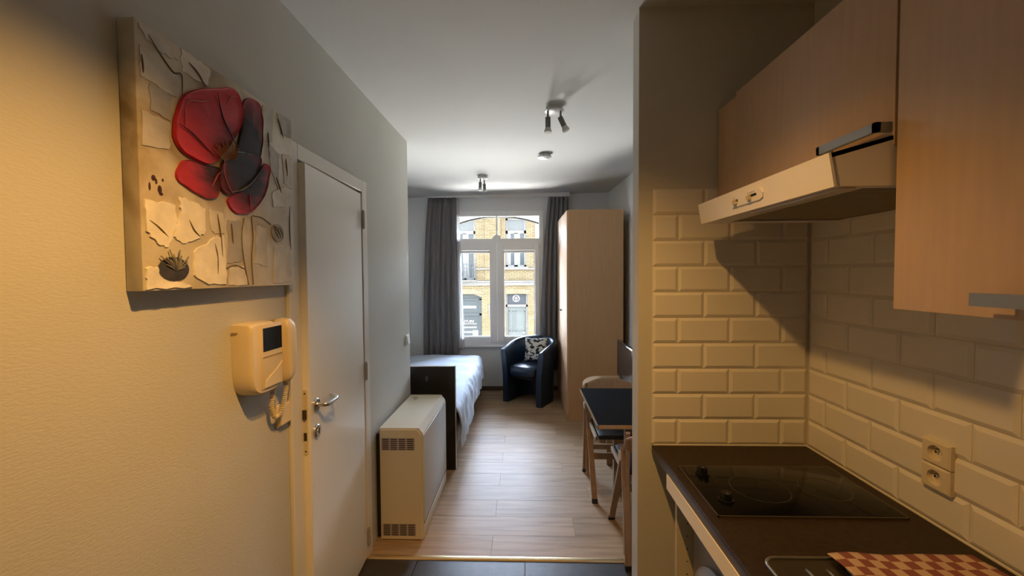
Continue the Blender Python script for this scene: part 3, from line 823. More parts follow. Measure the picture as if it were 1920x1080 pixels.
def disc(bm, y, z, ry, rz, x0, h, n=20):
    A_ = [bm.verts.new((x0, y + ry * math.cos(2 * PI * i / n), z + rz * math.sin(2 * PI * i / n))) for i in range(n)]
    C_ = bm.verts.new((x0 + h, y, z))
    for i in range(n): bm.faces.new((A_[i], A_[(i + 1) % n], C_))
disc(bm, 1.003, 1.622, .046, .030, FX + .0035, .003)
obj('white_flower_heart', bm, mat('charcoal_paint', (.05, .045, .045), .6, var=.4, vscale=30), pic, smooth=True)
for i in range(13):
    t = .35 + i * .19; L = .030 + .012 * (i % 3)
    bm = B(); tube(bm, [(FX + .006, 1.005, 1.618), (FX + .008, 1.005 + L * .6 * math.cos(t), 1.618 + L * .6 * math.sin(t)), (FX + .006, 1.005 + L * math.cos(t), 1.618 + L * math.sin(t))], .0016, 5)
    obj('white_flower_stamen', bm, mat('grey_stamen_paint', (.20, .19, .19), .5), pic, smooth=True)
PETALS = [[(y + .004 * noise.noise(Vector((y * 60, z * 60, 5))), z + .004 * noise.noise(Vector((y * 60, z * 60, 9)))) for y, z in smooth_poly(p, 1)] for p in PETALS]
relief('poppy_petal', PETALS[1], pm2, h=.006, dome=.003, base=.001, rough=.002)
relief('poppy_petal', PETALS[2], pm3, h=.006, dome=.003, base=.001, rough=.002)
relief('poppy_petal', PETALS[4], pm5, h=.006, dome=.003, base=.001, rough=.002)
relief('poppy_petal', PETALS[3], pm4, h=.007, dome=.003, base=.003, rough=.002)
relief('poppy_petal', PETALS[0], pm1, h=.008, dome=.004, base=.003, rough=.002)
om = mat('orange_stamen_paint', (.42, .15, .03), .5)
for i in range(15):
    t = PI * (.42 + .035 * i) - .15; L = .038 + .018 * ((i * 7) % 5) / 4
    y0, z0 = 1.196 + .045 * (i / 14 - .5) * -1, 1.952 - .018 * (i / 14)
    bm = B(); tube(bm, [(FX + .0145, y0, z0), (FX + .0165, y0 + L * .5 * math.cos(t), z0 + L * .5 * math.sin(t)), (FX + .0165, y0 + L * math.cos(t) * .9, z0 + L * math.sin(t))], .0012, 5)
    obj('poppy_stamen', bm, om, pic, smooth=True)
bud_ = relief('flower_bud', BUD, mat('bud_paint', (.46, .42, .33), .5, var=.2, vscale=40), h=.005, dome=.004)
for q in (-.012, 0, .012):
    bm = B(); tube(bm, [(FX + .009, y, z) for y, z in catmull([(1.41, 1.776), (1.432 + q, 1.762 + q * .6), (1.452 + q, 1.736)])], lambda t: .0005 + .0012 * math.sin(PI * max(.02, min(.98, t))), 5); obj('bud_fold', bm, mat('bud_fold_paint', (.16, .13, .09), .6), pic, smooth=True)
stm = mat('stem_paint', (.22, .18, .12), .6)
for s in STEMS:
    bm = B(); tube(bm, [(FX + .002, y, z) for y, z in catmull(s)], .0017, 6); obj('stem', bm, stm, pic, smooth=True)
# folds scratched into the petals and ridges of the ground
fm = mat('fold_paint', (.06, .012, .012), .35); rm = mat('red_ridge_paint', (.46, .06, .055), .3)
for pts, m_, dx in (([(1.155, 2.118), (1.172, 2.06), (1.202, 2.02), (1.232, 1.985)], fm, .0135), ([(1.02, 1.985), (1.06, 1.975), (1.10, 1.955), (1.14, 1.935)], fm, .0135), ([(1.04, 2.03), (1.06, 2.058), (1.10, 2.072), (1.13, 2.09)], rm, .0125),
                   ([(1.04, 2.03), (1.042, 2.005), (1.04, 1.985)], rm, .0125), ([(1.19, 2.10), (1.21, 2.13), (1.235, 2.14)], rm, .0125), ([(1.185, 1.94), (1.175, 1.90), (1.195, 1.86), (1.215, 1.845)], rm, .0115), ([(1.13, 1.85), (1.15, 1.885), (1.165, 1.90)], rm, .009),
                   ([(1.285, 1.86), (1.29, 1.835), (1.288, 1.81)], rm, .009), ([(1.20, 1.85), (1.25, 1.866), (1.30, 1.90), (1.345, 1.945)], mat('grey_ridge_paint', (.28, .25, .24), .3), .009), ([(1.175, 1.915), (1.19, 1.955), (1.23, 1.975), (1.27, 1.985)], mat('grey_ridge_paint', (.28, .25, .24), .3), .009)):
    bm = B(); tube(bm, [(FX + dx, y, z) for y, z in catmull(pts)], lambda t: .0006 + .0014 * math.sin(PI * max(.02, min(.98, t))), 6); obj('paint_ridge', bm, m_, pic, smooth=True)
gm = mat('ground_ridge_paint', (.16, .115, .06), .6)
for pts in ([(.955, 2.165), (.985, 2.135), (1.02, 2.11), (1.045, 2.115), (1.045, 2.06)], [(1.07, 2.16), (1.10, 2.145), (1.125, 2.12)], [(1.46, 2.16), (1.475, 2.13), (1.49, 2.10)], [(1.40, 2.09), (1.402, 2.04)], [(1.502, 2.03), (1.51, 1.97)], [(1.44, 1.95), (1.47, 1.9)],
            [(.935, 2.11), (.938, 2.07)], [(1.52, 1.86), (1.515, 1.78), (1.52, 1.70)], [(1.155, 1.78), (1.165, 1.72), (1.17, 1.66)], [(1.21, 1.76), (1.215, 1.70)], [(.94, 1.735), (.965, 1.72), (.99, 1.70)], [(1.055, 1.75), (1.07, 1.725), (1.09, 1.71)], [(1.14, 1.70), (1.15, 1.66), (1.15, 1.61)]):
    bm = B(); tube(bm, [(FX + .003, y, z) for y, z in catmull(pts)], lambda t: .0006 + .0016 * math.sin(PI * max(.02, min(.98, t))), 6); obj('ground_ridge', bm, gm, pic, smooth=True)
spm = mat('splash_paint', (.06, .018, .012), .5)
for i, (y, z) in enumerate(SPLASH):
    bm = B(); disc(bm, y, z, .003 + .003 * (i % 2), .004 + .006 * ((i + 1) % 3) / 2, FX + .0006, .001, 12); obj('paint_splash', bm, spm, pic)

# ------------------------------------------------------------------ door entry phone, switches
ip = thing('entry_phone', (XL, 1.37, 1.22), 'cream video entry phone with dark screen and handset beside the door', 'intercom')
# body: front outline in (y,z) with a curved chin, grown out from the wall in three steps
out = [(1.252, 1.448), (1.252, 1.30), (1.258, 1.255), (1.272, 1.228), (1.30, 1.216), (1.38, 1.216), (1.415, 1.224), (1.426, 1.245), (1.426, 1.452), (1.30, 1.456), (1.262, 1.455)]
def shell(name, poly, prof, m, parent, sm=2):
    p = smooth_poly(poly, sm); cy_ = sum(q[0] for q in p) / len(p); cz_ = sum(q[1] for q in p) / len(p)
    bm = B(); R = [[bm.verts.new((x, cy_ + (y - cy_) * s, cz_ + (z - cz_) * s)) for y, z in p] for x, s in prof]
    k = len(p)
    for A_, C_ in zip(R, R[1:]):
        for i in range(k): bm.faces.new((A_[i], A_[(i + 1) % k], C_[(i + 1) % k], C_[i]))
    bm.faces.new(R[0][::-1]); bm.faces.new(R[-1]); return obj(name, bm, m, parent, smooth=38)
body = shell('body', out, [(XL + .0005, .985), (XL + .020, 1.0), (XL + .050, .985), (XL + .060, .955), (XL + .064, .91)], cream_m, ip)
FXI = XL + .064
fr = rbox(FXI - .004, FXI + .004, 1.297, 1.412, 1.235, 1.447, r=.003)
fp_ = obj('front_panel', fr, cream_m, ip, smooth=35)
obj('screen', rbox(FXI + .002, FXI + .0052, 1.306, 1.408, 1.357, 1.434, r=.001, seg=1), screen_m, fp_)
bm = B(); bx(bm, FXI + .0038, FXI + .0052, 1.304, 1.408, 1.338, 1.341); obj('panel_groove', bm, cream_dark_m, fp_)
bm = B(); prism(bm, [(1.31, 1.24), (1.40, 1.24), (1.405, 1.31), (1.38, 1.292), (1.34, 1.275), (1.315, 1.262)], 'x', FXI + .0035, FXI + .0065); obj('button_lid', bm, cream_m, fp_)
bm = B(); bx(bm, XL + .004, XL + .022, 1.2500, 1.2525, 1.424, 1.428); obj('side_slot', bm, cream_dark_m, ip)
hs = shell('handset', [(1.430, 1.450), (1.428, 1.35), (1.431, 1.25), (1.440, 1.222), (1.462, 1.224), (1.478, 1.245), (1.487, 1.30), (1.489, 1.40), (1.484, 1.445), (1.460, 1.456)],
           [(XL + .02, .95), (XL + .045, 1.0), (XL + .066, .97), (XL + .077, .86), (XL + .081, .66)], cream_m, ip)
bm = B(); bx(bm, XL + .001, XL + .024, 1.420, 1.484, 1.245, 1.446); obj('cradle', bm, cream_dark_m, ip)
# coiled cord
path = catmull([(XL + .050, 1.455, 1.228), (XL + .046, 1.462, 1.19), (XL + .036, 1.455, 1.13), (XL + .03, 1.438, 1.105), (XL + .028, 1.417, 1.112), (XL + .030, 1.402, 1.15), (XL + .034, 1.402, 1.19), (XL + .036, 1.405, 1.218)], 60)
pv = [Vector(p) for p in path]; bm = B(); coil = []
tot = 0
for i in range(len(pv)):
    if i: tot += (pv[i] - pv[i - 1]).length
    d = (pv[min(i + 1, len(pv) - 1)] - pv[max(i - 1, 0)]).normalized(); u = d.cross(Vector((1, 0, 0))).normalized(); v = d.cross(u)
    t = tot / .0068 * 2 * PI
    coil.append(pv[i] + (u * math.cos(t) + v * math.sin(t)) * .0062)
tube(bm, coil, .0026, 5); obj('coiled_cord', bm, cream_m, ip, smooth=True)

ls = thing('light_switch', (XL, 1.508, 1.09), 'cream rocker light switch below the entry phone by the door frame', 'switch')
obj('frame', rbox(XL, XL + .011, 1.466, 1.548, 1.047, 1.131, r=.006), cream_m, ls, smooth=40)
bm = B(); prism(bm, [(XL + .010, 1.055), (XL + .021, 1.057), (XL + .014, 1.121), (XL + .010, 1.123)], 'y', 1.474, 1.540); obj('rocker', bm, cream_m, ls)
ls2 = thing('light_switch', (XL, 3.15, 1.11), 'white rocker light switch at the wall corner before the bed recess', 'switch')
obj('frame', rbox(XL, XL + .010, 3.108, 3.19, 1.068, 1.150, r=.005), pvc_m, ls2, smooth=40)
bm = B(); prism(bm, [(XL + .009, 1.077), (XL + .022, 1.079), (XL + .014, 1.139), (XL + .009, 1.141)], 'y', 3.116, 3.182); obj('rocker', bm, pvc_m, ls2)

# ------------------------------------------------------------------ storage heater
sh = thing('storage_heater', (-.75, 2.79, 0), 'cream metal storage heater with slotted vents standing by the left wall', 'heater')
hx0, hx1, hy0, hy1 = -.882, -.620, 2.436, 3.14
bm = B()
prism(bm, [(hx0, .0), (hx1 - .012, .0), (hx1, .012), (hx1, .646), (hx1 - .030, .684), (hx0, .684)], 'y', hy0, hy1)
bmesh.ops.bevel(bm, geom=[e for e in bm.edges if abs(e.verts[0].co.y - e.verts[1].co.y) < .001 and (e.verts[0].co.y < hy0 + .001)], offset=.010, segments=3, affect='EDGES')
body = obj('casing', bm, ivory_m, sh, smooth=25)
for nm, z0 in (('upper_vent', .557), ('lower_vent', .033)):
    bm = B()
    for c in range(4):
        for r in range(6):
            x = -.863 + c * .050; z = z0 + r * .0117
            bx(bm, x, x + .039, hy0 - .0008, hy0 + .004, z, z + .0058)
    obj(nm, bm, black_m, sh, kind='stuff')
    bm = B(); bx(bm, -.868, -.667, hy0 - .0004, hy0 + .002, z0 - .005, z0 + .071); obj(nm + '_plate', bm, mat('vent_plate', (.42, .36, .34), .5), sh)
box('front_panel', ivory_panel_m, (hx1 - .004, hx1 + .006, hy0 + .012, hy1 - .004, .112, .640), sh, r=.003)
bm = B(); bx(bm, hx1 - .002, hx1 + .002, hy0 + .02, hy1 - .004, .092, .108); obj('air_outlet', bm, black_m, sh)
box('bottom_panel', ivory_m, (hx1 - .004, hx1 + .003, hy0 + .012, hy1 - .004, .014, .090), sh, r=.002)
bm = B(); prism(bm, [(hx1 - .0285, .6845), (hx1 + .0005, .6475), (hx1 + .0018, .6485), (hx1 - .0272, .6855)], 'y', hy0 + .012, hy1 - .004); obj('bevel_strip', bm, mat('bright_enamel', (.74, .70, .60), .3), sh)
bm = B(); bx(bm, hx0 - .024, hx0, hy0 + .02, hy1 - .02, .02, .645); obj('gap_shade', bm, black_m, sh)  # black block standing in for the shade between heater and wall
bm = B(); tube(bm, [(x, y, .6848) for x, y in catmull([(-.85, 3.05), (-.835, 3.075), (-.82, 3.07), (-.828, 3.03), (-.815, 3.01), (-.805, 3.05)])], .002, 5); obj('emblem', bm, mat('dark_emblem', (.10, .09, .07), .4), sh)

# ------------------------------------------------------------------ bed
bed = thing('bed', (-1.05, 4.3, 0), 'dark brown wooden bed with high footboard in the recess left of the window', 'bed')
bx0, bx1, by0 = -1.53, -.578, 3.345
box('footboard', darkwood_m, (bx0, bx1, by0, by0 + .035, 0, .853), bed, r=.002, seg=1)
edge_m = mat('pale_edge_band', (.62, .58, .52), .5)
bm = B(); bx(bm, bx0, bx1, by0 + .004, by0 + .033, .853, .858); bx(bm, bx1 - .0005, bx1 + .003, by0 + .004, by0 + .033, 0.002, .858); obj('edge_band', bm, edge_m, bed, label='pale edge strip along the footboard')
bm = B(); lathe(bm, (-.808, by0, .757), [(.013, .001), (.013, -.003), (.010, -.004)], 'y', 20); bm.transform(Matrix.Translation((0, 0, .757)) @ Matrix.Scale(1.9, 4, (0, 0, 1)) @ Matrix.Translation((0, 0, -.757))); obj('cover_plug', bm, mat('grey_plug', (.11, .10, .10), .5), bed, smooth=40)
box('headboard', darkwood_m, (bx0, bx1 - .02, 5.43, 5.465, 0, .44), bed, r=.002, seg=1)
rail_m = mat('brown_side_rail', (.20, .13, .09), .45, var=.2, vscale=8, stretch=(1, .5, 8))
for x0, x1 in ((bx1 - .05, bx1 - .022), (bx0 + .02, bx0 + .05)):
    box('side_rail', rail_m, (x0, x1, by0 + .035, 5.43, .10, .36), bed, r=.002, seg=1)
box('mattress', mat('mattress_cloth', (.65, .63, .60), .9), (bx0 + .055, bx1 - .055, by0 + .04, 5.42, .22, .455), bed, r=.03, seg=3)
# duvet draped over the near side
def duvet_fn(u, v):
    y = 3.395 + 2.0 * v
    puff = .020 * noise.noise(Vector((u * 3, v * 5, .3))) + .010 * noise.noise(Vector((u * 9, v * 12, 2.1)))
    top = .498 + .03 * v * v + .018 * math.sin(PI * min(1, v * 1.05))
    if u < .62:
        s = u / .62; x = -1.50 + s * (.86)
        z = top + puff + .012 * math.sin(PI * s)
    else:
        s = (u - .62) / .38
        wr = .012 * math.sin(v * 46 + s * 5 + 2 * math.sin(v * 9)) * s + .010 * noise.noise(Vector((s * 3, v * 22, 4)))
        hem = (.155 + .17 * v + .02 * math.sin(v * 17) + .015 * math.sin(v * 41))
        L = top - hem
        r = .075
        arc = s * (L + r * .57)
        if arc < r * PI / 2:
            t = arc / r
            x = -.640 + r * math.sin(t); z = top - r * (1 - math.cos(t)) + puff * (1 - s)
        else:
            x = -.565 + .028 * (s - .2); z = top - r - (arc - r * PI / 2)
        x += wr * (1.0 if s > .12 else .3) + .014 * max(0, .35 - v) * 2
    return (x, y, z)
bm = grid(duvet_fn, 70, 110)
dv = obj('duvet', bm, bed_m, smooth=True)
so_ = dv.modifiers.new('thickness', 'SOLIDIFY'); so_.thickness = .012; so_.offset = 1
tag(dv, 'white duvet spread over the bed and hanging down its side', 'bedding')

# ------------------------------------------------------------------ curtains
rail = thing('curtain_rail', (-.44, 5.6, 2.65), 'white ceiling mounted curtain rail above the window', 'curtain rail')
def czl(x): return 2.658 + (x + 1.6) * .0165
bm = B()
v = []
x0, x1 = -1.32, .60
prism(bm, [(x0, 2.640), (x1, 2.640), (x1, czl(x1) - .0005), (x0, czl(x0) - .0005)], 'y', 5.590, 5.640); obj('track', bm, mat('white_rail', (.74, .73, .69), .4), rail)
def curtain(name, top, bot, z0, z1, yc, n, amp, m, label, seed, thick=.003, mid=None):
    def fn(u, v):
        z = z1 + (z0 - z1) * v
        w = v ** .8
        a0 = top[0] + (bot[0] - top[0]) * w; a1 = top[1] + (bot[1] - top[1]) * w
        if mid:
            q = 4 * v * (1 - v); a0 += mid[0] * q; a1 += mid[1] * q
        uu = u + .012 * math.sin(u * 23 + seed) + .01 * noise.noise(Vector((u * 7, v * 2, seed)))
        x = a0 + (a1 - a0) * u
        ph = uu * n * 2 * PI + seed
        k = .45 + .55 * v
        y = yc + amp * k * (math.sin(ph) + .35 * math.sin(2 * ph + .6 + v)) + .012 * noise.noise(Vector((u * 6, v * 3, seed + 3)))
        x += .008 * math.cos(ph) * k
        return (x, y, z)
    o = obj(name, grid(fn, n * 16, 36), m, smooth=True)
    s = o.modifiers.new('thickness', 'SOLIDIFY'); s.thickness = thick
    return tag(o, label, 'curtain')
curtain('curtain', (-1.303, -.925), (-1.395, -.925), .44, 2.640, 5.605, 6, .026, curtain_m, 'dark grey curtain gathered left of the window above the bed', 1.3, mid=(-.02, .0))
curtain('curtain', (.325, .585), (.225, .60), .30, 2.640, 5.630, 5, .024, curtain_m, 'dark grey curtain right of the window, partly behind the wardrobe', 2.1, mid=(-.035, 0))
curtain('sheer_curtain', (-.935, -.905), (-.93, -.845), .585, 2.640, 5.655, 3, .008, sheer_m, 'white sheer curtain strip beside the left grey curtain', .4, .0008)

# ------------------------------------------------------------------ wardrobe
wd = thing('wardrobe', (.76, 5.0, 0), 'tall beech wardrobe standing between the window and the right wall', 'wardrobe')
wa = math.radians(1.2)
wmx = Matrix.Translation((.452, 4.521, 0)) @ Matrix.Rotation(wa, 4, 'Z')
def wb(name, m, d, parent, r=.0015):
    bm = rbox(*d, r=r, seg=1); bm.transform(wmx); return obj(name, bm, m, parent, smooth=30)
wb('carcass', wardrobe_m, (.020, .612, .0, 1.02, .0, 2.297), wd)
d1 = wb('door', wardrobe_front_m, (0, .019, .002, .508, .06, 2.292), wd)
d2 = wb('door', wardrobe_front_m, (0, .019, .512, 1.018, .06, 2.292), wd)
for d, y in ((d1, .475), (d2, .545)):
    bm = B(); lathe(bm, (0, y, 1.17), [(.006, 0), (.006, -.010), (.011, -.014), (.011, -.022), (.006, -.025)], 'x', 16); bm.transform(wmx); obj('knob', bm, mat('dark_knob', (.05, .04, .03), .4), d, smooth=40)
wb('plinth', wardrobe_m, (.004, .018, .002, 1.018, 0, .056), wd)

# ------------------------------------------------------------------ tub armchair and cushion
ac = thing('tub_armchair', (.08, 5.28, 0), 'black leather tub armchair standing in front of the window', 'armchair')
cmx = Matrix.Translation((-.052, 5.055, 0)) @ Matrix.Rotation(math.radians(-30.5), 4, 'Z')
R_, S_ = .238, .262                              # half width of the centre line, straight arm length
def path_uv(t):                                   # t 0..1 along the horseshoe; returns point, outward normal, back-ness
    Ltot = 2 * S_ + PI * R_; s = t * Ltot
    if s < S_: return Vector((-R_, s, 0)), Vector((-1, 0, 0)), 0
    if s > Ltot - S_: return Vector((R_, Ltot - s, 0)), Vector((1, 0, 0)), 0
    a_ = (s - S_) / R_
    return Vector((-R_ * math.cos(a_), S_ + R_ * math.sin(a_), 0)), Vector((-math.cos(a_), math.sin(a_), 0)), math.sin(a_)
def tub_fn(u, v):
    p, n, bk = path_uv(u)
    s = abs(u - .5) * 2
    top = .668 + .125 * (1 - s ** 1.6)
    th = .036
    fl = .035 * (1 if True else 0)
    prof = [(-1, .0), (-1, .25), (-1, .50), (-1, .75), (-1, .93), (-.72, .985), (0, 1.0), (.72, .985), (1, .93), (1, .75), (1, .5), (1, .25), (1, .0)]
    k = v * (len(prof) - 1); i = min(int(k), len(prof) - 2); f = k - i
    a_ = prof[i][0] + (prof[i + 1][0] - prof[i][0]) * f; h_ = prof[i][1] + (prof[i + 1][1] - prof[i][1]) * f
    z = max(.004, top * h_)
    flare = .050 * max(0, (z - .30) / .45) ** 1.4
    q = p + n * (a_ * th + flare); q.z = z
    return cmx @ q
bm = grid(tub_fn, 48, 24)
bm.verts.ensure_lookup_table()
n1 = 25
for base in (0, 48 * n1):
    for k in range(12):
        i0, i1, j0, j1 = base + k, base + k + 1, base + 24 - k, base + 24 - k - 1
        if i1 == j1: 
            bm.faces.new([bm.verts[i] for i in (i0, i1, j0)])
        else: bm.faces.new([bm.verts[i] for i in (i0, i1, j1, j0)])
obj('tub_shell', bm, leather_m, ac, smooth=50)
def seat_fn(u, v):
    # superellipse plan, pillow profile
    a_ = 2 * PI * u
    c, s = math.cos(a_), math.sin(a_)
    e = .55
    px = math.copysign(abs(c) ** e, c) * .212; py = math.copysign(abs(s) ** e, s) * .245
    prof = [(.0, .345), (.90, .345), (.985, .358), (1.0, .39), (1.0, .425), (.975, .452), (.90, .468), (.6, .482), (.0, .486)]
    k = v * (len(prof) - 1); i = min(int(k), len(prof) - 2); f = k - i
    m_ = prof[i][0] + (prof[i + 1][0] - prof[i][0]) * f; z = prof[i][1] + (prof[i + 1][1] - prof[i][1]) * f
    yy = py * m_
    bow = -.020 * (1 - (px * m_ / .212) ** 2) * max(0, -yy / .245)
    return cmx @ Vector((px * m_, .225 + yy + bow, z))
bm = grid(seat_fn, 48, 24, closed_u=True); bmesh.ops.remove_doubles(bm, verts=list(bm.verts), dist=.0004)
obj('seat_cushion', bm, leather_m, ac, smooth=True)
bm = B()
pts = [(-.20, .06), (.20, .06), (.20, .285)] + [(.20 * math.cos(t), .285 + .20 * math.sin(t)) for t in [PI * i / 10 for i in range(1, 10)]] + [(-.20, .285)]
prism(bm, pts, 'z', .30, .348); bm.transform(cmx); obj('seat_base', bm, black_m, ac)
for x, y in ((-.238, .03), (.238, .03), (-.17, .46), (.17, .46)):
    bm = B(); cyl(bm, (x, y, 0), (x, y, .008), .016, n=12); bm.transform(cmx); obj('glide', bm, rubber_m, ac)
# cushion
pmx = cmx @ Matrix.Translation((.030, .305, .640)) @ Matrix.Rotation(math.radians(-17), 4, 'X') @ Matrix.Rotation(math.radians(8), 4, 'Z') @ Matrix.Rotation(math.radians(-5), 4, 'Y')
def pil_pt(a_, b_, side):
    e = (1 - a_ * a_) * (1 - b_ * b_)
    th = .062 * (max(e, 0) ** .38)
    pin = 1 - .10 * (1 - abs(a_) ** 2) * abs(b_) ** 3
    pin2 = 1 - .10 * (1 - abs(b_) ** 2) * abs(a_) ** 3
    return Vector((a_ * .153 * pin2, side * th, b_ * .153 * pin))
bm = B()
N = 22; V = {}
for sd in (-1, 1):
    for i in range(N + 1):
        for j in range(N + 1):
            a_, b_ = 2 * i / N - 1, 2 * j / N - 1
            if sd == 1 and (i in (0, N) or j in (0, N)): V[sd, i, j] = V[-1, i, j]
            else: V[sd, i, j] = bm.verts.new(pil_pt(a_, b_, sd))
    for i in range(N):
        for j in range(N):
            bm.faces.new((V[sd, i, j], V[sd, i + 1, j], V[sd, i + 1, j + 1], V[sd, i, j + 1]))
bm.transform(pmx)
cu = obj('cushion', bm, pillow_m, smooth=True)
tag(cu, 'black and white patterned cushion leaning on the black armchair', 'cushion')

# ------------------------------------------------------------------ table, chairs, TV table, TV
tb = thing('dining_table', (.77, 2.72, 0), 'small black topped table with pale wooden edge behind the kitchen partition', 'table')
tx0, tx1, ty0, ty1 = .404, 1.125, 2.332, 3.094
bm = B(); bx(bm, tx0 + .003, tx1, ty0 + .003, ty1 - .003, .728, .7495); obj('top', bm, mat('black_table_laminate', (.009, .008, .007), .8, spec=.02), tb)
bm = B()
for d in ((tx0, tx0 + .004, ty0, ty1), (tx0, tx1, ty0, ty0 + .004), (tx0, tx1, ty1 - .004, ty1)): bx(bm, *d, .727, .7485)
obj('edge_band', bm, beech_light_m, tb, label='pale beech edge around the black top')
for x, y in ((.660, 2.70), (1.08, 2.70), (.660, 3.04), (1.08, 3.04)):
    box('leg', beech_m, (x - .018, x + .018, y - .018, y + .018, 0, .727), tb, r=.002, seg=1)
bm = B(); bx(bm, .678, 1.062, 2.69, 2.71, .66, .727); bx(bm, .65, .67, 2.72, 3.02, .66, .727); obj('apron', bm, beech_m, tb)

FC_L = 'wooden folding chair with black seat nearest the kitchen, its back to the partition'
fc = thing('folding_chair', (.747, 2.44, 0), FC_L, 'chair', 'folding chairs at the black topped table')
W2 = .215                                        # half width to the outer side of the legs
def fchair():
    X0 = .747
    def leg(x, a_, b_, w=.040, d=.022, nm='leg', cap=True):
        (y0, z0), (y1, z1) = a_, b_
        dy, dz = y1 - y0, z1 - z0; L = math.hypot(dy, dz); ny, nz = dz / L * d / 2, -dy / L * d / 2
        bm = B(); zb = .022
        f = zb / dz
        yb = y0 + dy * f
        prism(bm, [(yb - ny, zb), (yb + ny, zb), (y1 + ny, z1 + nz), (y1 - ny, z1 - nz)], 'x', x - w / 2, x + w / 2)
        bmesh.ops.bevel(bm, geom=list(bm.edges), offset=.002, segments=1, affect='EDGES')
        o = obj(nm, bm, beech_m, fc)
        if cap:
            bm = B(); prism(bm, [(y0 - ny * 1.1, 0), (y0 + ny * 1.1, 0), (yb + ny * 1.1, zb + .004), (yb - ny * 1.1, zb + .004)], 'x', x - w / 2 - .001, x + w / 2 + .001)
            obj('foot_cap', bm, rubber_m, o)
    for s in (-1, 1):
        leg(X0 + s * (W2 - .020), (2.214, 0), (2.325, .635))              # rear leg, leaning forwards
        leg(X0 + s * (W2 - .022), (2.684, 0), (2.335, .600), w=.038)      # front leg
        # seat rail at the side and plastic joint
        bm = rbox(X0 + s * (W2 - .03) - .008, X0 + s * (W2 - .03) + .008, 2.335, 2.70, .448, .478, r=.002, seg=1); obj('seat_rail', bm, beech_light_m, fc)
        bm = rbox(X0 + s * W2 - .009, X0 + s * W2 + .006, 2.312, 2.350, .555, .605, r=.004); obj('joint_bracket', bm, mat('pale_joint_plastic', (.55, .62, .55), .4), fc, smooth=35)
        # back post leaning backwards
        leg(X0 + s * (W2 - .026), (2.322, .600), (2.262, .735), w=.024, d=.016, nm='back_post', cap=False)
    obj('seat', rbox(X0 - .168, X0 + .168, 2.350, 2.705, .455, .488, r=.008), vinyl_m, fc, smooth=35)
    # backrest: bent plywood band, arched top
    def back(u, v):
        q = u * 2 - 1
        x = X0 + q * (W2 - .004); yb = 2.285 - .055 * v - .045 * (1 - q * q)
        top = .708 + .052 * (1 - q * q) ** .8; lo = .622
        return (x, yb, lo + (top - lo) * v)
    bm = grid(back, 24, 8)
    o = obj('backrest', bm, beech_m, fc, smooth=True)
    s_ = o.modifiers.new('thickness', 'SOLIDIFY'); s_.thickness = .011; s_.offset = 0
    bm = B(); bx(bm, X0 - W2 + .035, X0 + W2 - .035, 2.545, 2.560, .255, .300); obj('stretcher', bm, beech_m, fc)
    bm = B(); bx(bm, X0 - W2 + .035, X0 + W2 - .035, 2.245, 2.258, .20, .24); obj('stretcher', bm, beech_m, fc)
fchair()
# the second chair, turned to face the camera across the table
fc2 = dup(fc, (.672, 3.115, 0), PI, 'wooden folding chair with black seat on the far side of the table, facing the kitchen')

tv_t = thing('tv_stand_table', (.85, 3.6, 0), 'low beech table with rounded corner carrying the television', 'table')
bm = B()
top = [(.505, 3.56), (.505, 3.72), (.55, 3.88), (.63, 3.98), (.76, 4.005), (1.13, 4.005), (1.13, 3.43), (.56, 3.43)]
prism(bm, smooth_poly(top, 2), 'z', .602, .620); obj('top', bm, beech_light_m, tv_t)
box('panel_leg', beech_m, (.675, 1.12, 3.455, 3.475, 0, .602), tv_t, r=.002, seg=1)
box('panel_leg', beech_m, (.70, 1.12, 3.93, 3.95, 0, .602), tv_t, r=.002, seg=1)
tv = thing('television', (.88, 3.75, .62), 'small black flat television turned sideways on the low beech table', 'television')
tmx = Matrix.Translation((.868, 3.95, 0)) @ Matrix.Rotation(math.radians(.5), 4, 'Z')
bm = rbox(0, .030, -.54, 0, .644, .980, r=.004); bm.transform(tmx); obj('casing', bm, mat('glossy_black', (.008, .008, .008), .15), tv, smooth=35)
bm = B(); bx(bm, -.0012, .001, -.525, -.015, .667, .966); bm.transform(tmx); obj('screen', bm, mat('tv_screen', (.012, .009, .007), .22), tv)
bm = B(); cyl(bm, (.015, -.17, .640), (.015, -.17, .68), .02, n=14); bm.transform(tmx); obj('neck', bm, black_m, tv)
bm = B(); lathe(bm, (.015, -.17, .6202), [(.095, 0), (.095, .010), (.075, .018), (.03, .0225)], 'z', 30); bm.transform(tmx); obj('foot', bm, black_m, tv, smooth=40)

# ------------------------------------------------------------------ ceiling fittings
def spot(loc, heads, label, lit=False):
    x, y, z = loc
    t = thing('ceiling_spotlight', loc, label, 'lamp', 'twin spotlights on the ceiling')
    bm = B(); lathe(bm, (x, y, z), [(.052, .003), (.052, -.018), (.061, -.022), (.060, -.026), (.05, -.031), (.01, -.034)], 'z', 32)
    obj('base', bm, lampwhite_m, t, smooth=40)
    for hx, hy, dx, dy, tilt in heads:
        bm = B(); cyl(bm, (hx, hy, z - .028), (hx, hy, z - .085), .0065, n=12); st = obj('stem', bm, lampgrey_m, t, smooth=40)
        d = Vector((dx * math.sin(tilt), dy * math.sin(tilt), -math.cos(tilt))); p = Vector((hx, hy, z - .078))
        bm = B(); cyl(bm, p - d * .008, p + d * .055, .0165, n=18); sl = obj('head', bm, lampgrey_m, t, smooth=40)
        bm = B(); cyl(bm, p + d * .055, p + d * .080, .0165, .0245, n=20); cyl(bm, p + d * .080, p + d * .083, .0245, .023, n=20)
        bl = obj('bulb', bm, frosted_m, sl, smooth=40)
    return t
spot((.187, 2.62, 2.6385), [(.146, 2.60, 0, 0, 0), (.224, 2.60, 1, -.2, .42)], 'grey twin ceiling spotlight nearest the kitchen')
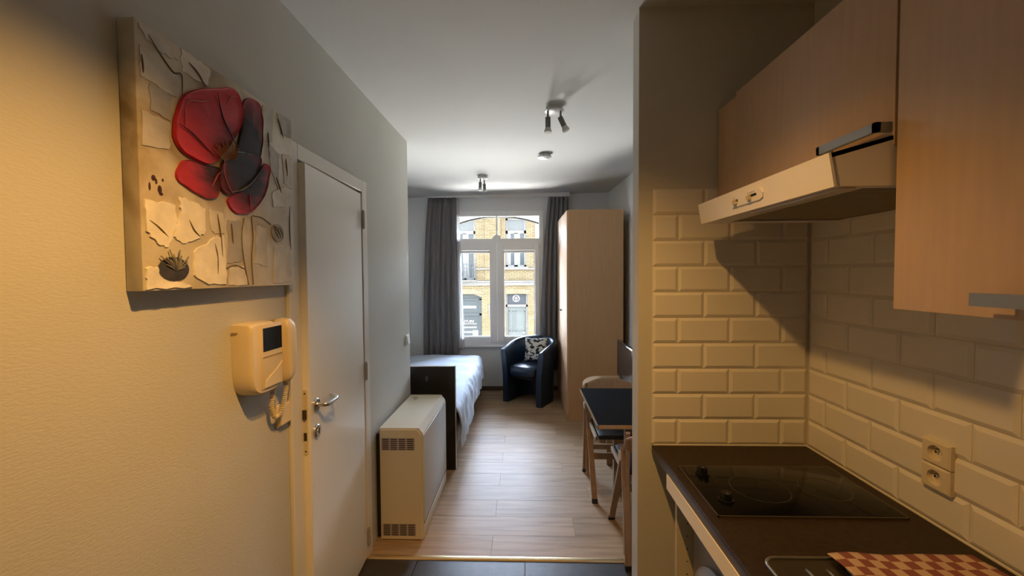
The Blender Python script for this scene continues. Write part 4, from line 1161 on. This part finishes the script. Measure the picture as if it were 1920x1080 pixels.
spot((-.449, 4.471, 2.653), [(-.470, 4.435, -.2, -.3, .2), (-.436, 4.515, .2, .4, .25)], 'grey twin ceiling spotlight nearer the window, heads one behind the other')
sd = thing('smoke_detector', (.176, 3.681, 2.643), 'white round smoke detector on the ceiling between the two spotlights', 'smoke detector')
bm = B(); lathe(bm, (.176, 3.681, 2.645), [(.052, .003), (.052, -.012), (.062, -.014), (.060, -.024), (.045, -.031), (.02, -.033)], 'z', 36); obj('housing', bm, lampwhite_m, sd, smooth=40)
bm = B(); lathe(bm, (.19, 3.665, 2.612), [(.018, .002), (.018, -.002), (.014, -.004)], 'z', 20); obj('test_button', bm, pvc_m, sd, smooth=40)

# the lit fitting above the camera that warms the kitchen end
kl = thing('ceiling_spotlight', (-.06, .72, 2.632), 'lit warm ceiling spotlight over the kitchen floor', 'lamp', 'twin spotlights on the ceiling')
bm = B(); lathe(bm, (-.06, .72, 2.632), [(.052, .002), (.052, -.018), (.060, -.022), (.05, -.030), (.01, -.033)], 'z', 32); obj('base', bm, lampwhite_m, kl, smooth=40)
for hx, aim, size, watts in ((-.090, (-.38, .02, -1), 92, 88), (-.030, (.12, .28, -1), 105, 74)):
    d = Vector(aim).normalized()
    p = Vector((hx, .72, 2.55))
    bm = B(); cyl(bm, (hx, .72, 2.602), (hx, .72, 2.545), .0065, n=12); st = obj('stem', bm, lampgrey_m, kl)
    bm = B(); cyl(bm, p - d * .008, p + d * .055, .0165, n=18); sl = obj('head', bm, lampgrey_m, kl, smooth=40)
    bm = B(); cyl(bm, p + d * .055, p + d * .075, .0165, .0245, n=20); obj('bulb', bm, bulb_m, sl)
    sp_d = bpy.data.lights.new('kitchen_bulb', 'SPOT'); sp_d.energy = watts; sp_d.color = (1.0, .52, .135)
    sp_d.spot_size = math.radians(size); sp_d.spot_blend = 1.0; sp_d.shadow_soft_size = .02
    sp = bpy.data.objects.new('kitchen_bulb', sp_d); COL.objects.link(sp)
    sp.location = p + d * .10; sp.rotation_euler = d.to_track_quat('-Z', 'Y').to_euler()

# ------------------------------------------------------------------ street and the houses opposite
FY = 17.0
street = box('street', asphalt_m, (-16, 16, 6.1, FY + .2, -2.3, -2.0), **ST)
box('sidewalk', sidewalk_m, (-16, 16, FY - 2.2, FY + .1, -2.0, -1.88), **ST)
yb = thing('brick_house', (-2.5, FY, -1.9), 'yellow brick house across the street seen through the window', 'building')
openings = [(-2.95, -2.03, 1.37, 3.95), (-.79, .05, 1.90, 3.90), (-2.95, -1.79, -1.0, .80), (-.80, .10, -1.88, .80), (-5.6, -4.7, 1.90, 3.9), (-5.6, -4.6, -1.0, .8)]
def wall_with_holes(x0, x1, z0, z1, holes, y0, y1):
    bm = B()
    xs = sorted({x0, x1} | {h for o in holes for h in o[:2]}); zs = sorted({z0, z1} | {h for o in holes for h in o[2:]})
    for a_, b_ in zip(xs, xs[1:]):
        run = None
        for c, d in zip(zs, zs[1:]):
            mx, mz = (a_ + b_) / 2, (c + d) / 2
            if any(o[0] < mx < o[1] and o[2] < mz < o[3] for o in holes):
                if run: bx(bm, a_, b_, y0, y1, *run); run = None
            else: run = (run[0], d) if run else (c, d)
        if run: bx(bm, a_, b_, y0, y1, *run)
    return bm
obj('wall', wall_with_holes(-7.5, .42, -1.95, 4.2, openings, FY, FY + .3), brick_m, yb)
bm = B(); bx(bm, -1.64, -.98, FY - .05, FY, 1.36, 4.2); obj('pilaster', bm, brick_m, yb)
bm = B(); bx(bm, -1.62, -1.0, FY - .012, FY, 1.36, 4.2)
def band(name, x0, x1, z0, z1, d): 
    bm = B(); bx(bm, x0, x1, FY - d, FY + .01, z0, z1); bx(bm, x0, x1, FY - d - .04, FY, z1 - .05, z1); return obj(name, bm, stone_m, yb)
band('stone_band', -7.5, .42, 1.155, 1.345, .06)
band('stone_ledge', -2.03, .42, 1.79, 1.855, .05)
band('cornice', -7.5, .42, 4.18, 4.34, .22)
bm = B(); prism(bm, [(FY - .1, 4.34), (FY + 6, 4.45), (FY + 6, 4.1), (FY + .3, 4.1)], 'x', -7.5, .42); obj('roof', bm, mat('roof_tile', (.14, .08, .06), .8), yb)
def street_window(x0, x1, z0, z1, tz, french=False):
    fr_ = wall_with_holes(x0, x1, z0, z1, [], FY + .14, FY + .15); fr_.free()
    w = .085; xm = (x0 + x1) / 2
    bm = B()
    for d in ((x0, x0 + w, z0, z1), (x1 - w, x1, z0, z1), (xm - .07, xm + .07, z0, tz), (x0, x1, tz - .03, tz + .10), (x0, x1, z1 - w, z1), (x0, x1, z0, z0 + w)): bx(bm, d[0], d[1], FY + .10, FY + .18, d[2], d[3])
    f = obj('window', bm, street_white_m, yb)
    for a_, b_ in ((x0 + w, xm - .07), (xm + .07, x1 - w)):
        bm = B(); bx(bm, a_, b_, FY + .13, FY + .14, z0 + w, tz - .03); obj('pane', bm, street_glass_m, f)
        bm = B(); bx(bm, a_, (a_ + .12) if a_ < xm - .1 else a_ + .10, FY + .115, FY + .125, z0 + w, tz - .03); obj('net_curtain', bm, street_white_m, f)
    bm = B(); bx(bm, x0 + w, x1 - w, FY + .13, FY + .14, tz + .10, z1 - w); obj('pane', bm, mat('roller_shade_glass', (0.0114, 0.0123, 0.0120), .3, spec=.03), f)
    bm = B(); bx(bm, x0 - .10, x1 + .10, FY - .07, FY + .12, z0 - .05, z0 + .012); obj('window_ledge', bm, stone_m, f)
street_window(-.79, .05, 1.90, 3.90, 3.30)
street_window(-2.95, -2.03, 1.37, 3.95, 3.30)
street_window(-5.6, -4.7, 1.90, 3.90, 3.30)
# iron balcony
bm = B()
for z in (2.02, 1.46, 1.85): bx(bm, -2.98, -2.0, FY - .16, FY - .135, z, z + .025)
bal = obj('balcony_rail', bm, iron_m, yb)
for i in range(9):
    x = -2.95 + i * .115
    bm = B(); bx(bm, x - .008, x + .008, FY - .155, FY - .14, 1.36, 2.03)
    for z in (1.60, 1.73): lathe(bm, (x, FY - .147, z), [(.035, -.006), (.035, .006)], 'y', 10)
    obj('baluster', bm, iron_m, bal)
bm = B(); bx(bm, -3.0, -1.98, FY - .18, FY, 1.33, 1.37); obj('balcony_slab', bm, stone_m, yb)
# brick arches of the ground floor
def arch(x0, x1, zs, rise, th, parent_=yb):
    bm = B(); n = 16; xm = (x0 + x1) / 2; hw = (x1 - x0) / 2
    lo_ = [(xm + hw * (2 * i / n - 1), zs + rise * (1 - (2 * i / n - 1) ** 2)) for i in range(n + 1)]
    hi_ = [(xm + (hw + .10) * (2 * i / n - 1), zs + .02 + th + rise * (1 - (2 * i / n - 1) ** 2)) for i in range(n + 1)]
    prism(bm, lo_ + hi_[::-1], 'y', FY - .012, FY + .28); return obj('brick_arch', bm, arch_m, yb)
arch(-.80, .10, .775, .045, .16)
arch(-2.95, -1.79, .66, .16, .17)
arch(-5.6, -4.6, .66, .16, .17)
# shop front
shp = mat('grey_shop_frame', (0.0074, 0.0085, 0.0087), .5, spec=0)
bm = B()
for d in ((-2.95, -2.85, -1.0, .72), (-1.90, -1.79, -1.0, .72), (-2.95, -1.79, -.09, .0), (-2.95, -1.79, -1.0, -.95), (-2.95, -1.79, .55, .60)): bx(bm, d[0], d[1], FY + .08, FY + .16, d[2], d[3])
sf = obj('shop_front', bm, shp, yb)
bm = B(); bx(bm, -2.9, -1.85, FY + .12, FY + .13, -1.0, .82); obj('pane', bm, street_glass_m, sf)
bm = B(); bx(bm, -2.18, -1.96, FY + .10, FY + .11, -.97, -.70); obj('poster', bm, sign_m, sf)
for z0, z1 in ((.20, .32), (-.62, -.55), (-.82, -.74)):
    bm = B(); bx(bm, -2.85, -2.02, FY + .105, FY + .112, z0, z1); obj('display_strip', bm, mat('pale_display', (0.0176, 0.0184, 0.0187), .6, spec=0), sf)
def text(s, size, loc, m, parent, name, ext=.004, align='RIGHT'):
    cu_ = bpy.data.curves.new(name, 'FONT'); cu_.body = s; cu_.size = size; cu_.extrude = ext; cu_.align_x = align; cu_.offset = size * .018
    tmp = bpy.data.objects.new('tmp', cu_); COL.objects.link(tmp)
    dg = bpy.context.evaluated_depsgraph_get(); me = bpy.data.meshes.new_from_object(tmp.evaluated_get(dg))
    bpy.data.objects.remove(tmp)
    bm = bmesh.new(); bm.from_mesh(me); bpy.data.meshes.remove(me)
    bm.transform(Matrix.Translation(loc) @ Matrix.Rotation(PI / 2, 4, 'X'))
    return obj(name, bm, m, parent)
text('COUTURE', .155, (-2.12, FY + .10, -.385), sign_m, sf, 'lettering')
bm = B(); bx(bm, -2.85, -2.02, FY + .105, FY + .11, -.45, -.42); obj('lettering_rule', bm, sign_m, sf)
bm = B(); bx(bm, -1.505, -1.455, FY - .03, FY, -.14, .38); obj('wall_plaque', bm, mat('grey_plaque', (0.0176, 0.0169, 0.0159), .5, spec=0), yb)
# street door with round rosette in the fanlight
bm = B()
for d in ((-.80, -.735, -1.88, .80), (.035, .10, -1.88, .80), (-.80, .10, .265, .36)): bx(bm, d[0], d[1], FY + .06, FY + .2, d[2], d[3])
sdn = obj('street_door', bm, stone_m, yb)
bm = B(); bx(bm, -.735, .035, FY + .12, FY + .16, -1.88, .265); obj('door_leaf', bm, street_door_m, sdn)
for x0, x1 in ((-.67, -.50), (-.43, -.02)):
    for z0, z1 in ((-.75, .10), (-1.7, -.95)):
        bm = B()
        for d in ((x0, x0 + .03, z0, z1), (x1 - .03, x1, z0, z1), (x0, x1, z0, z0 + .03), (x0, x1, z1 - .03, z1)): bx(bm, d[0], d[1], FY + .10, FY + .125, d[2], d[3])
        obj('door_moulding', bm, street_door_m, sdn)
bm = B(); bx(bm, -.735, .035, FY + .13, FY + .14, .36, .83); obj('fanlight', bm, mat('fanlight_glass', (0.0051, 0.0059, 0.0068), .2, spec=.03), sdn)
bm = B()
c0 = Vector((-.372, FY + .115, .614))
tube(bm, [c0 + Vector((.135 * math.cos(t), 0, .135 * math.sin(t))) for t in [2 * PI * i / 32 for i in range(32)]], .022, 8, closed=True)
for k in range(3):
    t = PI / 2 + 2 * PI * k / 3 + PI / 3
    tube(bm, [c0 + Vector((.062 * math.cos(t) + .04 * math.cos(q), 0, .062 * math.sin(t) + .04 * math.sin(q))) for q in [2 * PI * i / 14 for i in range(14)]], .015, 6, closed=True)
obj('fanlight_rosette', bm, sign_m, sdn, smooth=True)
bm = B(); cyl(bm, (-.06, FY + .12, -.80), (-.06, FY + .07, -.80), .025, n=12); obj('door_knob', bm, brass_m, sdn)

wh = thing('plaster_house', (3.5, FY, -1.9), 'white plastered house across the street beside the brick house', 'building')
oh = [(1.6, 2.5, 1.9, 3.9), (3.6, 4.5, 1.9, 3.9), (1.6, 2.6, -1.88, .8), (3.5, 4.7, -.9, .8)]
obj('wall', wall_with_holes(.42, 7.5, -1.95, 4.22, oh, FY - .03, FY + .3), plaster_m, wh)
for x0, x1, z0, z1 in oh:
    bm = B(); w = .08; xm = (x0 + x1) / 2
    for d in ((x0, x0 + w, z0, z1), (x1 - w, x1, z0, z1), (xm - .05, xm + .05, z0, z1), (x0, x1, z1 - w, z1), (x0, x1, z0, z0 + w)): bx(bm, d[0], d[1], FY + .10, FY + .18, d[2], d[3])
    f = obj('window' if x0 != 1.6 or z0 > 0 else 'street_door', bm, street_white_m, wh)
    bm = B(); bx(bm, x0 + w, x1 - w, FY + .13, FY + .14, z0 + w, z1 - w); obj('pane', bm, street_glass_m, f)
bm = B(); prism(bm, [(FY - .15, 4.22), (FY + 6, 4.34), (FY + 6, 4.1), (FY + .3, 4.1)], 'x', .42, 7.5); obj('roof', bm, mat('roof_tile', (.14, .08, .06), .8), wh)
